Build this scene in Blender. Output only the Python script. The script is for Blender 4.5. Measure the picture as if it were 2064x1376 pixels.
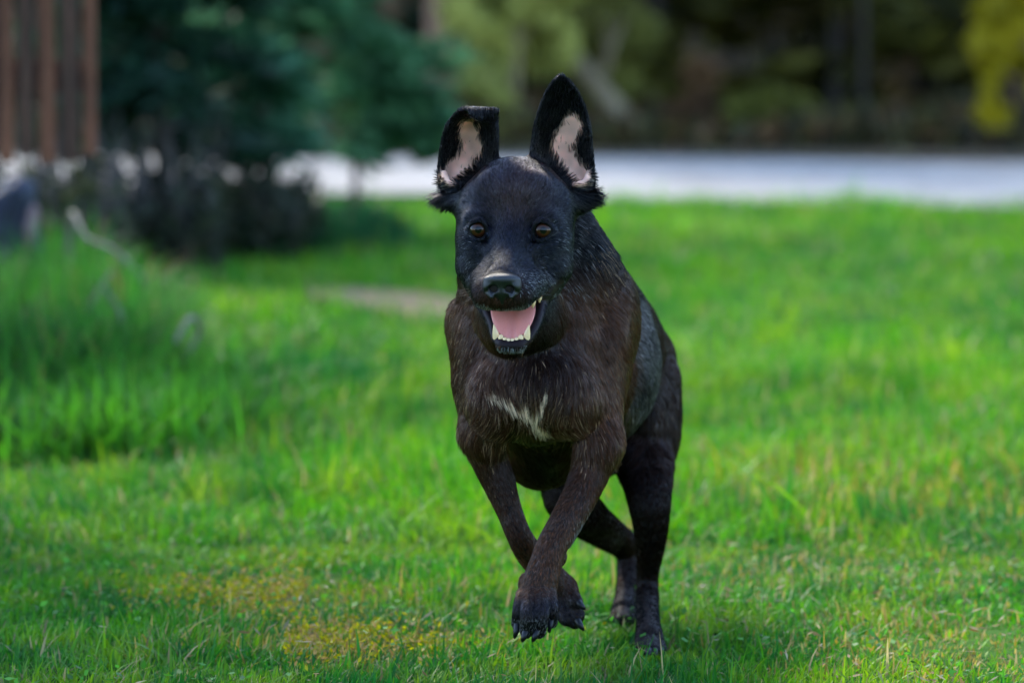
import bpy, bmesh, math, random
import numpy as np
from mathutils import Vector, Matrix

rng = np.random.default_rng(7)
random.seed(7)
for o in list(bpy.data.objects):
    bpy.data.objects.remove(o, do_unlink=True)
scene = bpy.context.scene
COL = scene.collection

# ------------------------------------------------------------------ camera
CAM_H = 1.0                       # camera height above the lawn (m)
F_PX = 8850.0                     # focal length in pixels of a 2064 px wide frame
PITCH = math.atan(768.0 / F_PX)   # the lens looks slightly down
cam_d = bpy.data.cameras.new('camera')
cam = bpy.data.objects.new('camera', cam_d)
COL.objects.link(cam)
cam.location = (0, 0, CAM_H)
cam.rotation_euler = (math.pi / 2 - PITCH, 0, 0)
cam_d.sensor_width = 36.0
cam_d.lens = 36.0 * F_PX / 2064.0
cam_d.clip_start = 0.1
cam_d.clip_end = 3000
cam_d.dof.use_dof = True
cam_d.dof.focus_distance = 5.93
cam_d.dof.aperture_fstop = cam_d.lens / 42.0     # 42 mm wide pupil
cam_d.dof.aperture_blades = 0
scene.camera = cam

# ------------------------------------------------------------------ sky and sun
SUN_AZ = math.radians(-27)         # from straight ahead (+Y); negative is to the left
SUN_EL = math.radians(45)
world = bpy.data.worlds.new('World')
scene.world = world
world.use_nodes = True
wn = world.node_tree.nodes
wl = world.node_tree.links
wn.clear()
sky = wn.new('ShaderNodeTexSky')
sky.sky_type = 'NISHITA'
sky.sun_disc = False
sky.sun_elevation = SUN_EL
sky.sun_rotation = SUN_AZ
sky.altitude = 50
sky.air_density = 1.0
sky.dust_density = 0.5
sky.ozone_density = 2.4
bg = wn.new('ShaderNodeBackground')
bg.inputs['Strength'].default_value = 0.15
wo = wn.new('ShaderNodeOutputWorld')
wl.new(sky.outputs[0], bg.inputs['Color'])
wl.new(bg.outputs[0], wo.inputs['Surface'])

sun_d = bpy.data.lights.new('sun', 'SUN')
sun_d.energy = 1.4
sun_d.angle = math.radians(16)
sun_d.color = (1.0, 0.92, 0.76)
sun = bpy.data.objects.new('sun', sun_d)
COL.objects.link(sun)
to_sun = Vector((math.sin(SUN_AZ) * math.cos(SUN_EL), math.cos(SUN_AZ) * math.cos(SUN_EL), math.sin(SUN_EL)))
sun.rotation_euler = to_sun.to_track_quat('Z', 'Y').to_euler()
sun.location = (6, 12, 20)

vs = scene.view_settings
vs.view_transform = 'Standard'
vs.look = 'None'
vs.gamma = 1.0
vs.use_curve_mapping = False
vs.exposure = 2.3
scene.render.engine = 'CYCLES'
cy = scene.cycles
cy.use_denoising = True
cy.max_bounces = 6
cy.diffuse_bounces = 3
cy.glossy_bounces = 3
cy.transmission_bounces = 4
cy.transparent_max_bounces = 6
cy.sample_clamp_indirect = 4.0
cy.caustics_reflective = False
cy.caustics_refractive = False

# ------------------------------------------------------------------ helpers
_cp, _sp = math.cos(PITCH), math.sin(PITCH)


def at(px, py, Y):
    """world point seen at pixel (px, py) of the 2064 px frame at world depth Y"""
    u = (px - 1032.0) / F_PX
    v = (688.0 - py) / F_PX
    dy = _cp + v * _sp
    dz = -_sp + v * _cp
    t = Y / dy
    return np.array([u * t, Y, CAM_H + dz * t])


def gx(px, Y):
    return (px - 1032.0) / F_PX * Y


def to_px(P):
    """inverse of at() for an (n,3) array"""
    P = np.asarray(P)
    y = P[:, 1]
    z = P[:, 2] - CAM_H
    d = y * _cp - z * _sp
    h = y * _sp + z * _cp
    return 1032.0 + F_PX * P[:, 0] / d, 688.0 - F_PX * h / d


def mat(name):
    m = bpy.data.materials.new(name)
    m.use_nodes = True
    nt = m.node_tree
    return m, nt, nt.nodes, nt.links, nt.nodes['Principled BSDF']


def link(o, parent=None):
    COL.objects.link(o)
    if parent is not None:
        o.parent = parent
    return o


def tag(o, label=None, cat=None, group=None, kind=None):
    if label:
        o['label'] = label
    if cat:
        o['category'] = cat
    if group:
        o['group'] = group
    if kind:
        o['kind'] = kind
    return o


def empty(name, loc=(0, 0, 0), rz=0.0):
    o = bpy.data.objects.new(name, None)
    o.location = loc
    o.rotation_euler = (0, 0, rz)
    o.empty_display_size = 0.1
    return link(o)


def np_mesh(name, V, F, material=None, smooth=True, parent=None, attrs=None, fsizes=None):
    """mesh object from numpy arrays; F is (n,3) or (n,4)"""
    V = np.ascontiguousarray(V, dtype=np.float32)
    F = np.ascontiguousarray(F, dtype=np.int32)
    me = bpy.data.meshes.new(name)
    me.vertices.add(len(V))
    me.vertices.foreach_set('co', V.ravel())
    k = F.shape[1]
    me.loops.add(F.size)
    me.loops.foreach_set('vertex_index', F.ravel())
    me.polygons.add(len(F))
    me.polygons.foreach_set('loop_start', np.arange(0, F.size, k, dtype=np.int32))
    me.update(calc_edges=True)
    if smooth:
        me.polygons.foreach_set('use_smooth', np.ones(len(F), dtype=bool))
    for an, arr in (attrs or {}).items():
        arr = np.ascontiguousarray(arr, dtype=np.float32)
        if arr.ndim == 1:
            a = me.attributes.new(an, 'FLOAT', 'POINT')
            a.data.foreach_set('value', arr)
        else:
            a = me.attributes.new(an, 'FLOAT_COLOR', 'POINT')
            if arr.shape[1] == 3:
                arr = np.concatenate([arr, np.ones((len(arr), 1), np.float32)], 1)
            a.data.foreach_set('color', np.ascontiguousarray(arr, dtype=np.float32).ravel())
    o = bpy.data.objects.new(name, me)
    if material:
        me.materials.append(material)
    return link(o, parent)


def vnoise(P, scale, seed=0):
    """smooth value noise in -1..1, P (n,3)"""
    r = np.random.default_rng(seed)
    tab = r.uniform(-1, 1, 4096).astype(np.float32)
    Q = np.asarray(P, dtype=np.float64) * scale + 1000.0
    i = np.floor(Q).astype(np.int64)
    f = Q - i
    f = f * f * (3 - 2 * f)
    out = 0
    for dx in (0, 1):
        for dy in (0, 1):
            for dz in (0, 1):
                h = ((i[:, 0] + dx) * 73856093 ^ (i[:, 1] + dy) * 19349663 ^ (i[:, 2] + dz) * 83492791) & 4095
                w = (f[:, 0] if dx else 1 - f[:, 0]) * (f[:, 1] if dy else 1 - f[:, 1]) * (f[:, 2] if dz else 1 - f[:, 2])
                out = out + w * tab[h]
    return out


# ------------------------------------------------------------------ implicit surfaces (smooth-blended volumes -> one skin)
class Field:
    def __init__(s, xs, ys, zs):
        s.ax = [np.asarray(a, dtype=np.float32) for a in (xs, ys, zs)]
        s.F = np.full([len(a) for a in s.ax], 0.2, dtype=np.float32)

    def block(s, lo, hi):
        sl = []
        for a, l, h in zip(s.ax, lo, hi):
            i = max(0, int(np.searchsorted(a, l)) - 1)
            j = min(len(a), int(np.searchsorted(a, h)) + 1)
            if j - i < 1:
                return None, None
            sl.append(slice(i, j))
        g = (s.ax[0][sl[0]][:, None, None], s.ax[1][sl[1]][None, :, None], s.ax[2][sl[2]][None, None, :])
        return tuple(sl), g

    def put(s, sl, d, k, op):
        A = s.F[sl]
        if op == 'cut':
            d = -d
            if k > 0:
                h = np.maximum(k - np.abs(A - d), 0) / k
                s.F[sl] = np.maximum(A, d) + h * h * k * 0.25
            else:
                s.F[sl] = np.maximum(A, d)
        else:
            if k > 0:
                h = np.maximum(k - np.abs(A - d), 0) / k
                s.F[sl] = np.minimum(A, d) - h * h * k * 0.25
            else:
                s.F[sl] = np.minimum(A, d)

    def cone(s, a, b, ra, rb, k=0.01, op='add'):
        a = np.asarray(a, dtype=np.float32)
        b = np.asarray(b, dtype=np.float32)
        m = max(ra, rb) + k + 0.008
        sl, g = s.block(np.minimum(a, b) - m, np.maximum(a, b) + m)
        if sl is None:
            return
        ab = b - a
        L = float(ab @ ab) + 1e-12
        p = [g[i] - a[i] for i in range(3)]
        t = np.clip((p[0] * ab[0] + p[1] * ab[1] + p[2] * ab[2]) / L, 0, 1)
        d = np.sqrt((p[0] - t * ab[0]) ** 2 + (p[1] - t * ab[1]) ** 2 + (p[2] - t * ab[2]) ** 2) - (ra + t * (rb - ra))
        s.put(sl, d.astype(np.float32), k, op)

    def chain(s, pts, k=0.01, op='add'):
        """one smooth tapering limb through the given (point, radius) stations, blended in as a whole"""
        P = np.array([p for p, _ in pts], dtype=np.float64)
        R = np.array([r for _, r in pts], dtype=np.float64)
        n = len(P)
        Q = np.concatenate([P, R[:, None]], 1)
        if n > 2:
            t = np.linspace(0, n - 1, 4 * (n - 1) + 1)
            i = np.clip(t.astype(int), 0, n - 2)
            f = (t - i)[:, None]
            p0 = np.where((i > 0)[:, None], Q[np.maximum(i - 1, 0)], 2 * Q[0] - Q[1])
            p3 = np.where((i < n - 2)[:, None], Q[np.minimum(i + 2, n - 1)], 2 * Q[-1] - Q[-2])
            p1, p2 = Q[i], Q[i + 1]
            Q = 0.5 * (2 * p1 + (p2 - p0) * f + (2 * p0 - 5 * p1 + 4 * p2 - p3) * f ** 2 + (3 * p1 - p0 - 3 * p2 + p3) * f ** 3)
        m = float(Q[:, 3].max()) + k + 0.012
        sl, g = s.block(Q[:, :3].min(0) - m, Q[:, :3].max(0) + m)
        if sl is None:
            return
        ax = [v.ravel().astype(np.float64) for v in g]
        D = np.full([len(v) for v in ax], 0.2, np.float32)
        for (a, b) in zip(Q[:-1], Q[1:]):
            mm = max(a[3], b[3]) + k + 0.012
            lo, hi = np.minimum(a, b)[:3] - mm, np.maximum(a, b)[:3] + mm
            ij = [(int(np.searchsorted(v, l)), int(np.searchsorted(v, h))) for v, l, h in zip(ax, lo, hi)]
            if min(j - i for i, j in ij) < 1:
                continue
            p = [ax[0][ij[0][0]:ij[0][1]][:, None, None] - a[0], ax[1][ij[1][0]:ij[1][1]][None, :, None] - a[1], ax[2][ij[2][0]:ij[2][1]][None, None, :] - a[2]]
            ab = (b - a)[:3]
            L = float(ab @ ab) + 1e-12
            t = np.clip((p[0] * ab[0] + p[1] * ab[1] + p[2] * ab[2]) / L, 0, 1)
            d = np.sqrt((p[0] - t * ab[0]) ** 2 + (p[1] - t * ab[1]) ** 2 + (p[2] - t * ab[2]) ** 2) - (a[3] + t * (b[3] - a[3]))
            B = D[ij[0][0]:ij[0][1], ij[1][0]:ij[1][1], ij[2][0]:ij[2][1]]
            np.minimum(B, d.astype(np.float32), out=B)
        s.put(sl, D, k, op)

    def ell(s, c, r, k=0.01, R=None, op='add'):
        """ellipsoid; R: 3x3 rotation taking local axes to world"""
        c = np.asarray(c, dtype=np.float32)
        r = np.asarray(r, dtype=np.float32)
        ext = r if R is None else np.sqrt(((np.asarray(R) * r[None, :]) ** 2).sum(1))
        m = ext + k + 0.008
        sl, g = s.block(c - m, c + m)
        if sl is None:
            return
        p = [g[i] - c[i] for i in range(3)]
        if R is not None:
            R = np.asarray(R, dtype=np.float32)
            p = [p[0] * R[0, i] + p[1] * R[1, i] + p[2] * R[2, i] for i in range(3)]
        k0 = np.sqrt((p[0] / r[0]) ** 2 + (p[1] / r[1]) ** 2 + (p[2] / r[2]) ** 2)
        k1 = np.sqrt((p[0] / r[0] ** 2) ** 2 + (p[1] / r[1] ** 2) ** 2 + (p[2] / r[2] ** 2) ** 2) + 1e-9
        d = k0 * (k0 - 1) / k1
        s.put(sl, d.astype(np.float32), k, op)

    def splat(s, P, r):
        """hard union of many small balls (sheets such as ears) into a block returned for blending"""
        lo, hi = P.min(0) - 0.03, P.max(0) + 0.03
        sl, g = s.block(lo, hi)
        D = np.full([x.stop - x.start for x in sl], 0.2, np.float32)
        ax = [g[0].ravel(), g[1].ravel(), g[2].ravel()]
        for q, rr in zip(P, r):
            i = [max(0, int(np.searchsorted(a, v - rr - 0.007))) for a, v in zip(ax, q)]
            j = [int(np.searchsorted(a, v + rr + 0.007)) for a, v in zip(ax, q)]
            d = np.sqrt((ax[0][i[0]:j[0], None, None] - q[0]) ** 2 + (ax[1][None, i[1]:j[1], None] - q[1]) ** 2
                        + (ax[2][None, None, i[2]:j[2]] - q[2]) ** 2) - rr
            B = D[i[0]:j[0], i[1]:j[1], i[2]:j[2]]
            np.minimum(B, d, out=B)
        return sl, D

    def mesh(s):
        """surface nets on the rectilinear grid -> verts, quads"""
        F = s.F
        S = F < 0
        n = F.shape
        c = np.zeros([m - 1 for m in n], np.uint8)
        for dx in (0, 1):
            for dy in (0, 1):
                for dz in (0, 1):
                    c += S[dx:n[0] - 1 + dx, dy:n[1] - 1 + dy, dz:n[2] - 1 + dz]
        act = np.argwhere((c > 0) & (c < 8))
        idx = np.full(c.shape, -1, np.int32)
        idx[act[:, 0], act[:, 1], act[:, 2]] = np.arange(len(act))
        i, j, k = act.T
        acc = np.zeros((len(act), 3))
        cnt = np.zeros(len(act))
        cor = {(a, b, d): F[i + a, j + b, k + d] for a in (0, 1) for b in (0, 1) for d in (0, 1)}
        X = [[s.ax[0][i], s.ax[0][i + 1]], [s.ax[1][j], s.ax[1][j + 1]], [s.ax[2][k], s.ax[2][k + 1]]]
        for ax in range(3):
            for u in (0, 1):
                for v in (0, 1):
                    a = [0, 0, 0]
                    b = [0, 0, 0]
                    o1, o2 = [q for q in range(3) if q != ax]
                    a[o1] = b[o1] = u
                    a[o2] = b[o2] = v
                    b[ax] = 1
                    fa, fb = cor[tuple(a)], cor[tuple(b)]
                    m = (fa < 0) != (fb < 0)
                    t = np.where(m, fa / np.where(m, fa - fb, 1), 0)
                    pos = [None] * 3
                    pos[ax] = X[ax][0] + t * (X[ax][1] - X[ax][0])
                    pos[o1] = X[o1][u]
                    pos[o2] = X[o2][v]
                    for q in range(3):
                        acc[:, q] += np.where(m, pos[q], 0)
                    cnt += m
        V = acc / cnt[:, None]
        quads = []
        for ax in range(3):
            o1, o2 = (ax + 1) % 3, (ax + 2) % 3
            lo = [slice(0, n[q]) for q in range(3)]
            a = [slice(1, n[q] - 1) for q in range(3)]
            a[ax] = slice(0, n[ax] - 1)
            b = list(a)
            b[ax] = slice(1, n[ax])
            A = S[tuple(a)]
            B = S[tuple(b)]
            e = np.argwhere(A != B)
            flip = A[e[:, 0], e[:, 1], e[:, 2]]
            e = e + np.array([1 if q != ax else 0 for q in range(3)])
            d1 = np.zeros(3, int)
            d1[o1] = 1
            d2 = np.zeros(3, int)
            d2[o2] = 1
            g = lambda q: idx[q[:, 0], q[:, 1], q[:, 2]]
            Q = np.stack([g(e - d1 - d2), g(e - d2), g(e), g(e - d1)], 1)
            Q = np.where(flip[:, None], Q, Q[:, ::-1])
            quads.append(Q)
        return V, np.concatenate(quads)


def mesh_normals(V, Q):
    a, b, c, d = (V[Q[:, i]] for i in range(4))
    N = np.cross(c - a, d - b)
    vn = np.zeros_like(V)
    for i in range(4):
        np.add.at(vn, Q[:, i], N)
    return vn / (np.linalg.norm(vn, axis=1)[:, None] + 1e-12), N


def largest_piece(V, Q):
    """drop stray islands, keep the biggest connected skin"""
    lab = np.arange(len(V))
    while True:
        m = lab[Q].min(1)
        new = lab.copy()
        for i in range(4):
            np.minimum.at(new, Q[:, i], m)
        new = new[new]
        if (new == lab).all():
            break
        lab = new
    u, cnts = np.unique(lab, return_counts=True)
    keep = lab == u[cnts.argmax()]
    mp = np.cumsum(keep) - 1
    return V[keep], mp[Q[keep[Q[:, 0]]]]

# =================================================================== GROUND, ROAD, WOODED BANK
def ramp(nt, fac, stops):
    cr = nt.nodes.new('ShaderNodeValToRGB')
    el = cr.color_ramp.elements
    el[0].position, el[0].color = stops[0][0], (*stops[0][1], 1)
    el[1].position, el[1].color = stops[-1][0], (*stops[-1][1], 1)
    for p, c in stops[1:-1]:
        e = el.new(p)
        e.color = (*c, 1)
    nt.links.new(fac, cr.inputs[0])
    return cr.outputs[0]


def noise_tex(nt, scale, detail=4, rough=0.55, vec=None):
    t = nt.nodes.new('ShaderNodeTexNoise')
    t.inputs['Scale'].default_value = scale
    t.inputs['Detail'].default_value = detail
    t.inputs['Roughness'].default_value = rough
    if vec is None:
        c = nt.nodes.new('ShaderNodeTexCoord')
        vec = c.outputs['Object']
    nt.links.new(vec, t.inputs['Vector'])
    return t.outputs['Fac']


def bump(nt, B, h, strength, dist):
    b = nt.nodes.new('ShaderNodeBump')
    b.inputs['Strength'].default_value = strength
    b.inputs['Distance'].default_value = dist
    nt.links.new(h, b.inputs['Height'])
    nt.links.new(b.outputs[0], B.inputs['Normal'])


m_soil, nt, N_, L_, B_ = mat('turf_soil')
L_.new(ramp(nt, noise_tex(nt, 3.0, 8, 0.7), [(0.3, (0.018, 0.050, 0.008)), (0.5, (0.035, 0.100, 0.012)), (0.68, (0.065, 0.13, 0.018)), (0.8, (0.09, 0.085, 0.035))]), B_.inputs['Base Color'])
B_.inputs['Roughness'].default_value = 0.9
B_.inputs['Specular IOR Level'].default_value = 0.05
bump(nt, B_, noise_tex(nt, 60, 6), 0.6, 0.02)

m_road, nt, N_, L_, B_ = mat('pale_gravel')
L_.new(ramp(nt, noise_tex(nt, 1.6, 8, 0.75), [(0.35, (0.17, 0.155, 0.14)), (0.5, (0.30, 0.28, 0.255)), (0.68, (0.40, 0.37, 0.34))]), B_.inputs['Base Color'])
B_.inputs['Roughness'].default_value = 0.85
bump(nt, B_, noise_tex(nt, 90, 5), 0.5, 0.02)

m_litter, nt, N_, L_, B_ = mat('leaf_litter')
L_.new(ramp(nt, noise_tex(nt, 2.2, 8, 0.7), [(0.3, (0.035, 0.022, 0.012)), (0.5, (0.08, 0.050, 0.022)), (0.65, (0.06, 0.065, 0.018)), (0.8, (0.13, 0.085, 0.04))]), B_.inputs['Base Color'])
B_.inputs['Roughness'].default_value = 0.95
bump(nt, B_, noise_tex(nt, 14, 6), 0.8, 0.1)

m_dirt, nt, N_, L_, B_ = mat('bare_dirt')
L_.new(ramp(nt, noise_tex(nt, 14, 7, 0.7), [(0.3, (0.13, 0.085, 0.035)), (0.6, (0.20, 0.14, 0.06)), (0.8, (0.26, 0.19, 0.085))]), B_.inputs['Base Color'])
B_.inputs['Roughness'].default_value = 0.95
bump(nt, B_, noise_tex(nt, 50, 5), 0.6, 0.015)


def lawn_z(x, y):
    """gentle unevenness of the meadow"""
    x = np.asarray(x, float)
    y = np.asarray(y, float)
    return 0.012 * np.sin(x * 1.7 + 0.6) * np.sin(y * 0.8 + 1.0) * np.clip((y - 7.0) / 2.0, 0, 1) * np.clip((17.6 - y) / 2.0, 0, 1)


# lawn: one sheet to the horizon, finely divided where it is seen
gxs = np.unique(np.concatenate([np.linspace(-400, -8, 12), np.linspace(-8, 8, 81), np.linspace(8, 400, 12)]))
gys = np.unique(np.concatenate([np.linspace(-200, 3, 8), np.linspace(3, 24, 106), np.linspace(24, 900, 14)]))
GX, GY = np.meshgrid(gxs, gys)
GV = np.stack([GX.ravel(), GY.ravel(), lawn_z(GX, GY).ravel()], 1)
nx = len(gxs)
ii, jj = np.meshgrid(np.arange(len(gys) - 1), np.arange(nx - 1), indexing='ij')
GF = np.stack([ii * nx + jj, ii * nx + jj + 1, (ii + 1) * nx + jj + 1, (ii + 1) * nx + jj], -1).reshape(-1, 4)
np_mesh('ground', GV, GF, m_soil)['kind'] = 'structure'


def ribbon(name, near, far, m, z, seed, wob=0.12, n=160, kind='structure'):
    """sheet between two edge lines given as (x, y) polylines, with ragged edges"""
    near, far = np.array(near, float), np.array(far, float)
    x = np.linspace(near[0, 0], near[-1, 0], n)
    y0 = np.interp(x, near[:, 0], near[:, 1])
    y1 = np.interp(x, far[:, 0], far[:, 1])
    q = np.stack([x, x * 0, x * 0], 1)
    y0 = y0 + wob * vnoise(q, 2.0, seed) + wob * 0.6 * vnoise(q, 7.0, seed + 1)
    y1 = y1 + wob * vnoise(q, 1.6, seed + 2)
    k = 7
    P = np.concatenate([np.stack([x, y0 + (y1 - y0) * t, np.full(n, z)], 1) for t in np.linspace(0, 1, k)])
    F = []
    for r in range(k - 1):
        for c in range(n - 1):
            F.append((r * n + c, r * n + c + 1, (r + 1) * n + c + 1, (r + 1) * n + c))
    o = np_mesh(name, P, np.array(F), m)
    o['kind'] = kind
    return o


ribbon('road', [(-60, 18.9), (-3, 18.7), (-0.4, 18.5), (0.7, 18.0), (2.3, 17.5), (60, 15.9)],
       [(-60, 22.6), (-3, 22.3), (0.5, 21.9), (2.3, 21.4), (60, 18.4)], m_road, 0.016, 11)
ribbon('forest_floor', [(-80, 22.5), (-3, 22.2), (0.5, 21.8), (2.3, 21.3), (80, 17.2)], [(-80, 30), (0, 30), (80, 29.5)], m_litter, 0.010, 15, 0.25)

# wooded bank rising behind the first trees
bx = np.linspace(-90, 90, 121)
by = np.linspace(0, 1, 41)
BX, BT = np.meshgrid(bx, by)
BYY = 28.0 + 26 * BT + 0.8 * np.sin(BX * 0.5)
BZ = -0.3 + 15 * BT ** 0.9 + vnoise(np.stack([BX.ravel(), BYY.ravel(), BX.ravel() * 0], 1), 0.5, 3).reshape(BX.shape) * 0.5 * np.minimum(1, BT * 8)
BV = np.stack([BX.ravel(), BYY.ravel(), BZ.ravel()], 1)
nb = len(bx)
ii, jj = np.meshgrid(np.arange(len(by) - 1), np.arange(nb - 1), indexing='ij')
BF = np.stack([ii * nb + jj, ii * nb + jj + 1, (ii + 1) * nb + jj + 1, (ii + 1) * nb + jj], -1).reshape(-1, 4)
np_mesh('hillside', BV, BF, m_litter)['kind'] = 'structure'

# trodden bare strip across the lawn
th = np.linspace(0, 2 * np.pi, 48, endpoint=False)
P = [(-0.30, 12.75, 0.0)]
for a in th:
    r = 1 + 0.25 * vnoise(np.array([[math.cos(a), math.sin(a), 0.3]]), 2.5, 9)[0]
    dx, dy = 0.30 * math.cos(a) * r, 0.42 * math.sin(a) * r
    P.append((-0.30 + dx, 12.75 + dy - dx * 1.0, 0))
P = np.array(P)
P[:, 2] = lawn_z(P[:, 0], P[:, 1]) + 0.008
F = np.array([(0, 1 + i, 1 + (i + 1) % 48) for i in range(48)])
np_mesh('dirt_path', P, F, m_dirt)['kind'] = 'structure'

# =================================================================== TREES
def foliage_mat(name, trans=0.3):
    m, nt, N, L, B = mat(name)
    a = N.new('ShaderNodeAttribute')
    a.attribute_name = 'leafcol'
    L.new(a.outputs['Color'], B.inputs['Base Color'])
    B.inputs['Roughness'].default_value = 0.55
    B.inputs['Specular IOR Level'].default_value = 0.3
    t = N.new('ShaderNodeBsdfTranslucent')
    hs = N.new('ShaderNodeHueSaturation')
    hs.inputs['Value'].default_value = 1.15
    L.new(a.outputs['Color'], hs.inputs['Color'])
    L.new(hs.outputs[0], t.inputs['Color'])
    mx = N.new('ShaderNodeMixShader')
    mx.inputs[0].default_value = trans
    L.new(B.outputs[0], mx.inputs[1])
    L.new(t.outputs[0], mx.inputs[2])
    L.new(mx.outputs[0], [x for x in N if x.type == 'OUTPUT_MATERIAL'][0].inputs['Surface'])
    return m


m_leaf = foliage_mat('foliage', 0.42)


def bark(name, dark, light, scale=9):
    m, nt, N, L, B = mat(name)
    c = N.new('ShaderNodeTexCoord')
    mp = N.new('ShaderNodeMapping')
    mp.inputs['Scale'].default_value = (1, 1, 0.22)
    L.new(c.outputs['Object'], mp.inputs[0])
    f = noise_tex(nt, scale * 3, 7, 0.7, mp.outputs[0])
    L.new(ramp(nt, f, [(0.35, dark), (0.65, light)]), B.inputs['Base Color'])
    B.inputs['Roughness'].default_value = 0.9
    bump(nt, B, f, 0.8, 0.02)
    return m


m_bark = bark('brown_bark', (0.15, 0.080, 0.045), (0.40, 0.23, 0.14))
m_bark_d = bark('dark_bark', (0.018, 0.013, 0.010), (0.055, 0.040, 0.030))
m_bark_p = bark('pale_bark', (0.18, 0.125, 0.065), (0.34, 0.26, 0.15))


def tubes(paths, n=7):
    """joined tapered limbs; each path is [(point, radius), ...]"""
    Vs, Fs, off = [], [], 0
    for path in paths:
        pts = [np.asarray(p, float) for p, _ in path]
        for i, (p, r) in enumerate(path):
            d = pts[min(i + 1, len(pts) - 1)] - pts[max(i - 1, 0)]
            q = np.array(Vector(d).to_track_quat('Z', 'X').to_matrix())
            a = np.linspace(0, 2 * np.pi, n, endpoint=False)
            Vs.append(pts[i] + (q @ np.stack([np.cos(a) * r, np.sin(a) * r, a * 0])).T)
        k = len(path)
        for i in range(k - 1):
            for j in range(n):
                Fs.append((off + i * n + j, off + i * n + (j + 1) % n, off + (i + 1) * n + (j + 1) % n, off + (i + 1) * n + j))
        off += k * n
    return np.concatenate(Vs), np.array(Fs)


def cards(C, A, Bv, col):
    """leaf quads: centres C, half-length vectors A, half-width vectors Bv"""
    n = len(C)
    Vv = np.stack([C - A, C - A * 0.1 + Bv, C + A, C - A * 0.1 - Bv], 1).reshape(-1, 3)
    F = np.arange(4 * n).reshape(n, 4)
    return Vv, F, np.repeat(col, 4, 0)


def unit(v):
    return v / (np.linalg.norm(v, axis=-1, keepdims=True) + 1e-9)


def tree_root(name, label, cat, x, y, group=None):
    r = empty(name, (x, y, 0))
    return tag(r, label, cat, group)


def conifer(label, x, y, h, rad, z0, cols, seed, nb=46, per=90, leaf=0.07, bark_m=None, group=None, name='pine_tree', droop=0.25, trunk_r=0.03, lean=(0, 0), fill=1.0):
    """young conifer: trunk, tiers of boughs, needle sprays along every bough"""
    r = np.random.default_rng(seed)
    root = tree_root(name, label, 'tree', x, y, group)
    path = []
    for t in np.linspace(0, 1, 8):
        path.append(((lean[0] * t * h + 0.03 * math.sin(t * 5 + seed), lean[1] * t * h, -0.05 + t * h), trunk_r * (1 - 0.85 * t) + 0.004))
    limbs = [path]
    C, A, Bv, K = [], [], [], []
    for i in range(nb):
        t = (i + r.uniform(0, 1)) / nb
        z = z0 + (h - z0) * t
        L = rad * (1 - 0.75 * t) * r.uniform(0.65, 1.1)
        az = r.uniform(0, 2 * np.pi)
        ox, oy = lean[0] * z, lean[1] * z
        d = np.array([math.cos(az), math.sin(az), 0.25 - droop])
        e = np.array([ox, oy, z])
        pts = [e + d * L * s + np.array([0, 0, -droop * L * s * s * 0.6]) for s in (0, .35, .7, 1)]
        limbs.append([(p, 0.010 * (1 - 0.7 * q)) for p, q in zip(pts, (0, .35, .7, 1))])
        n = int(per * fill * (0.4 + L / rad))
        s = r.uniform(0.18, 1.05, n)
        base = e + d * L * s[:, None] + np.array([0, 0, -droop * L * 0.6]) * (s ** 2)[:, None]
        side = np.array([-math.sin(az), math.cos(az), 0])
        sp = r.normal(0, 0.13, n) * L * (1.15 - 0.4 * s)
        base = base + side * sp[:, None] + np.stack([r.normal(0, .02, n), r.normal(0, .02, n), r.normal(-0.02, .035, n)], 1)
        dirs = unit(d * 0.9 + side * np.sign(sp)[:, None] * 0.7 + r.normal(0, 0.45, (n, 3)))
        w = unit(np.cross(dirs, r.normal(0, 1, (n, 3))))
        ln = leaf * r.uniform(0.6, 1.3, n)
        C.append(base)
        A.append(dirs * ln[:, None])
        Bv.append(w * (ln * 0.22)[:, None])
        c = np.array(cols[0]) + (np.array(cols[1]) - np.array(cols[0])) * r.uniform(0, 1, (n, 1)) * r.uniform(0.3, 1.0)
        K.append(c)
    Vv, F = tubes(limbs)
    np_mesh('trunk', Vv, F, bark_m or m_bark_d, parent=root)
    Vv, F, K = cards(np.concatenate(C), np.concatenate(A), np.concatenate(Bv), np.concatenate(K))
    np_mesh('crown', Vv, F, m_leaf, parent=root, attrs={'leafcol': K}, smooth=False)
    return root


def broadleaf(label, x, y, blobs, limbs, cols, seed, n=4000, leaf=0.035, bark_m=None, group=None, name='leafy_tree', cat='tree'):
    """trunk and limbs as given, leaves gathered in ragged clumps around the blob centres"""
    r = np.random.default_rng(seed)
    root = tree_root(name, label, cat, x, y, group)
    Vv, F = tubes(limbs)
    np_mesh('trunk' if cat == 'tree' else 'stem', Vv, F, bark_m or m_bark, parent=root)
    bl = np.array(blobs, float)
    pick = r.integers(0, len(bl), n)
    b = bl[pick]
    u = unit(r.normal(0, 1, (n, 3)))
    rr_ = r.uniform(0, 1, n) ** 0.45
    C = b[:, :3] + u * (b[:, 3:4] * rr_[:, None]) * np.array([1, 1, 0.8])
    gap = vnoise(C + seed, 4.5, seed) > -0.25
    C, u, rr_, pick = C[gap], u[gap], rr_[gap], pick[gap]
    n = len(C)
    d = unit(r.normal(0, 1, (n, 3)) + np.array([0, 0, -0.3]))
    w = unit(np.cross(d, r.normal(0, 1, (n, 3))))
    ln = leaf * r.uniform(0.6, 1.4, n)
    tone = r.uniform(0, 1, len(bl))[pick] * 0.6 + r.uniform(0, 0.4, n)
    K = np.array(cols[0]) + (np.array(cols[1]) - np.array(cols[0])) * tone[:, None]
    Vv, F, K = cards(C, d * ln[:, None], w * (ln * 0.55)[:, None], K)
    np_mesh('crown' if cat == 'tree' else 'foliage', Vv, F, m_leaf, parent=root, attrs={'leafcol': K}, smooth=False)
    return root


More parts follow.
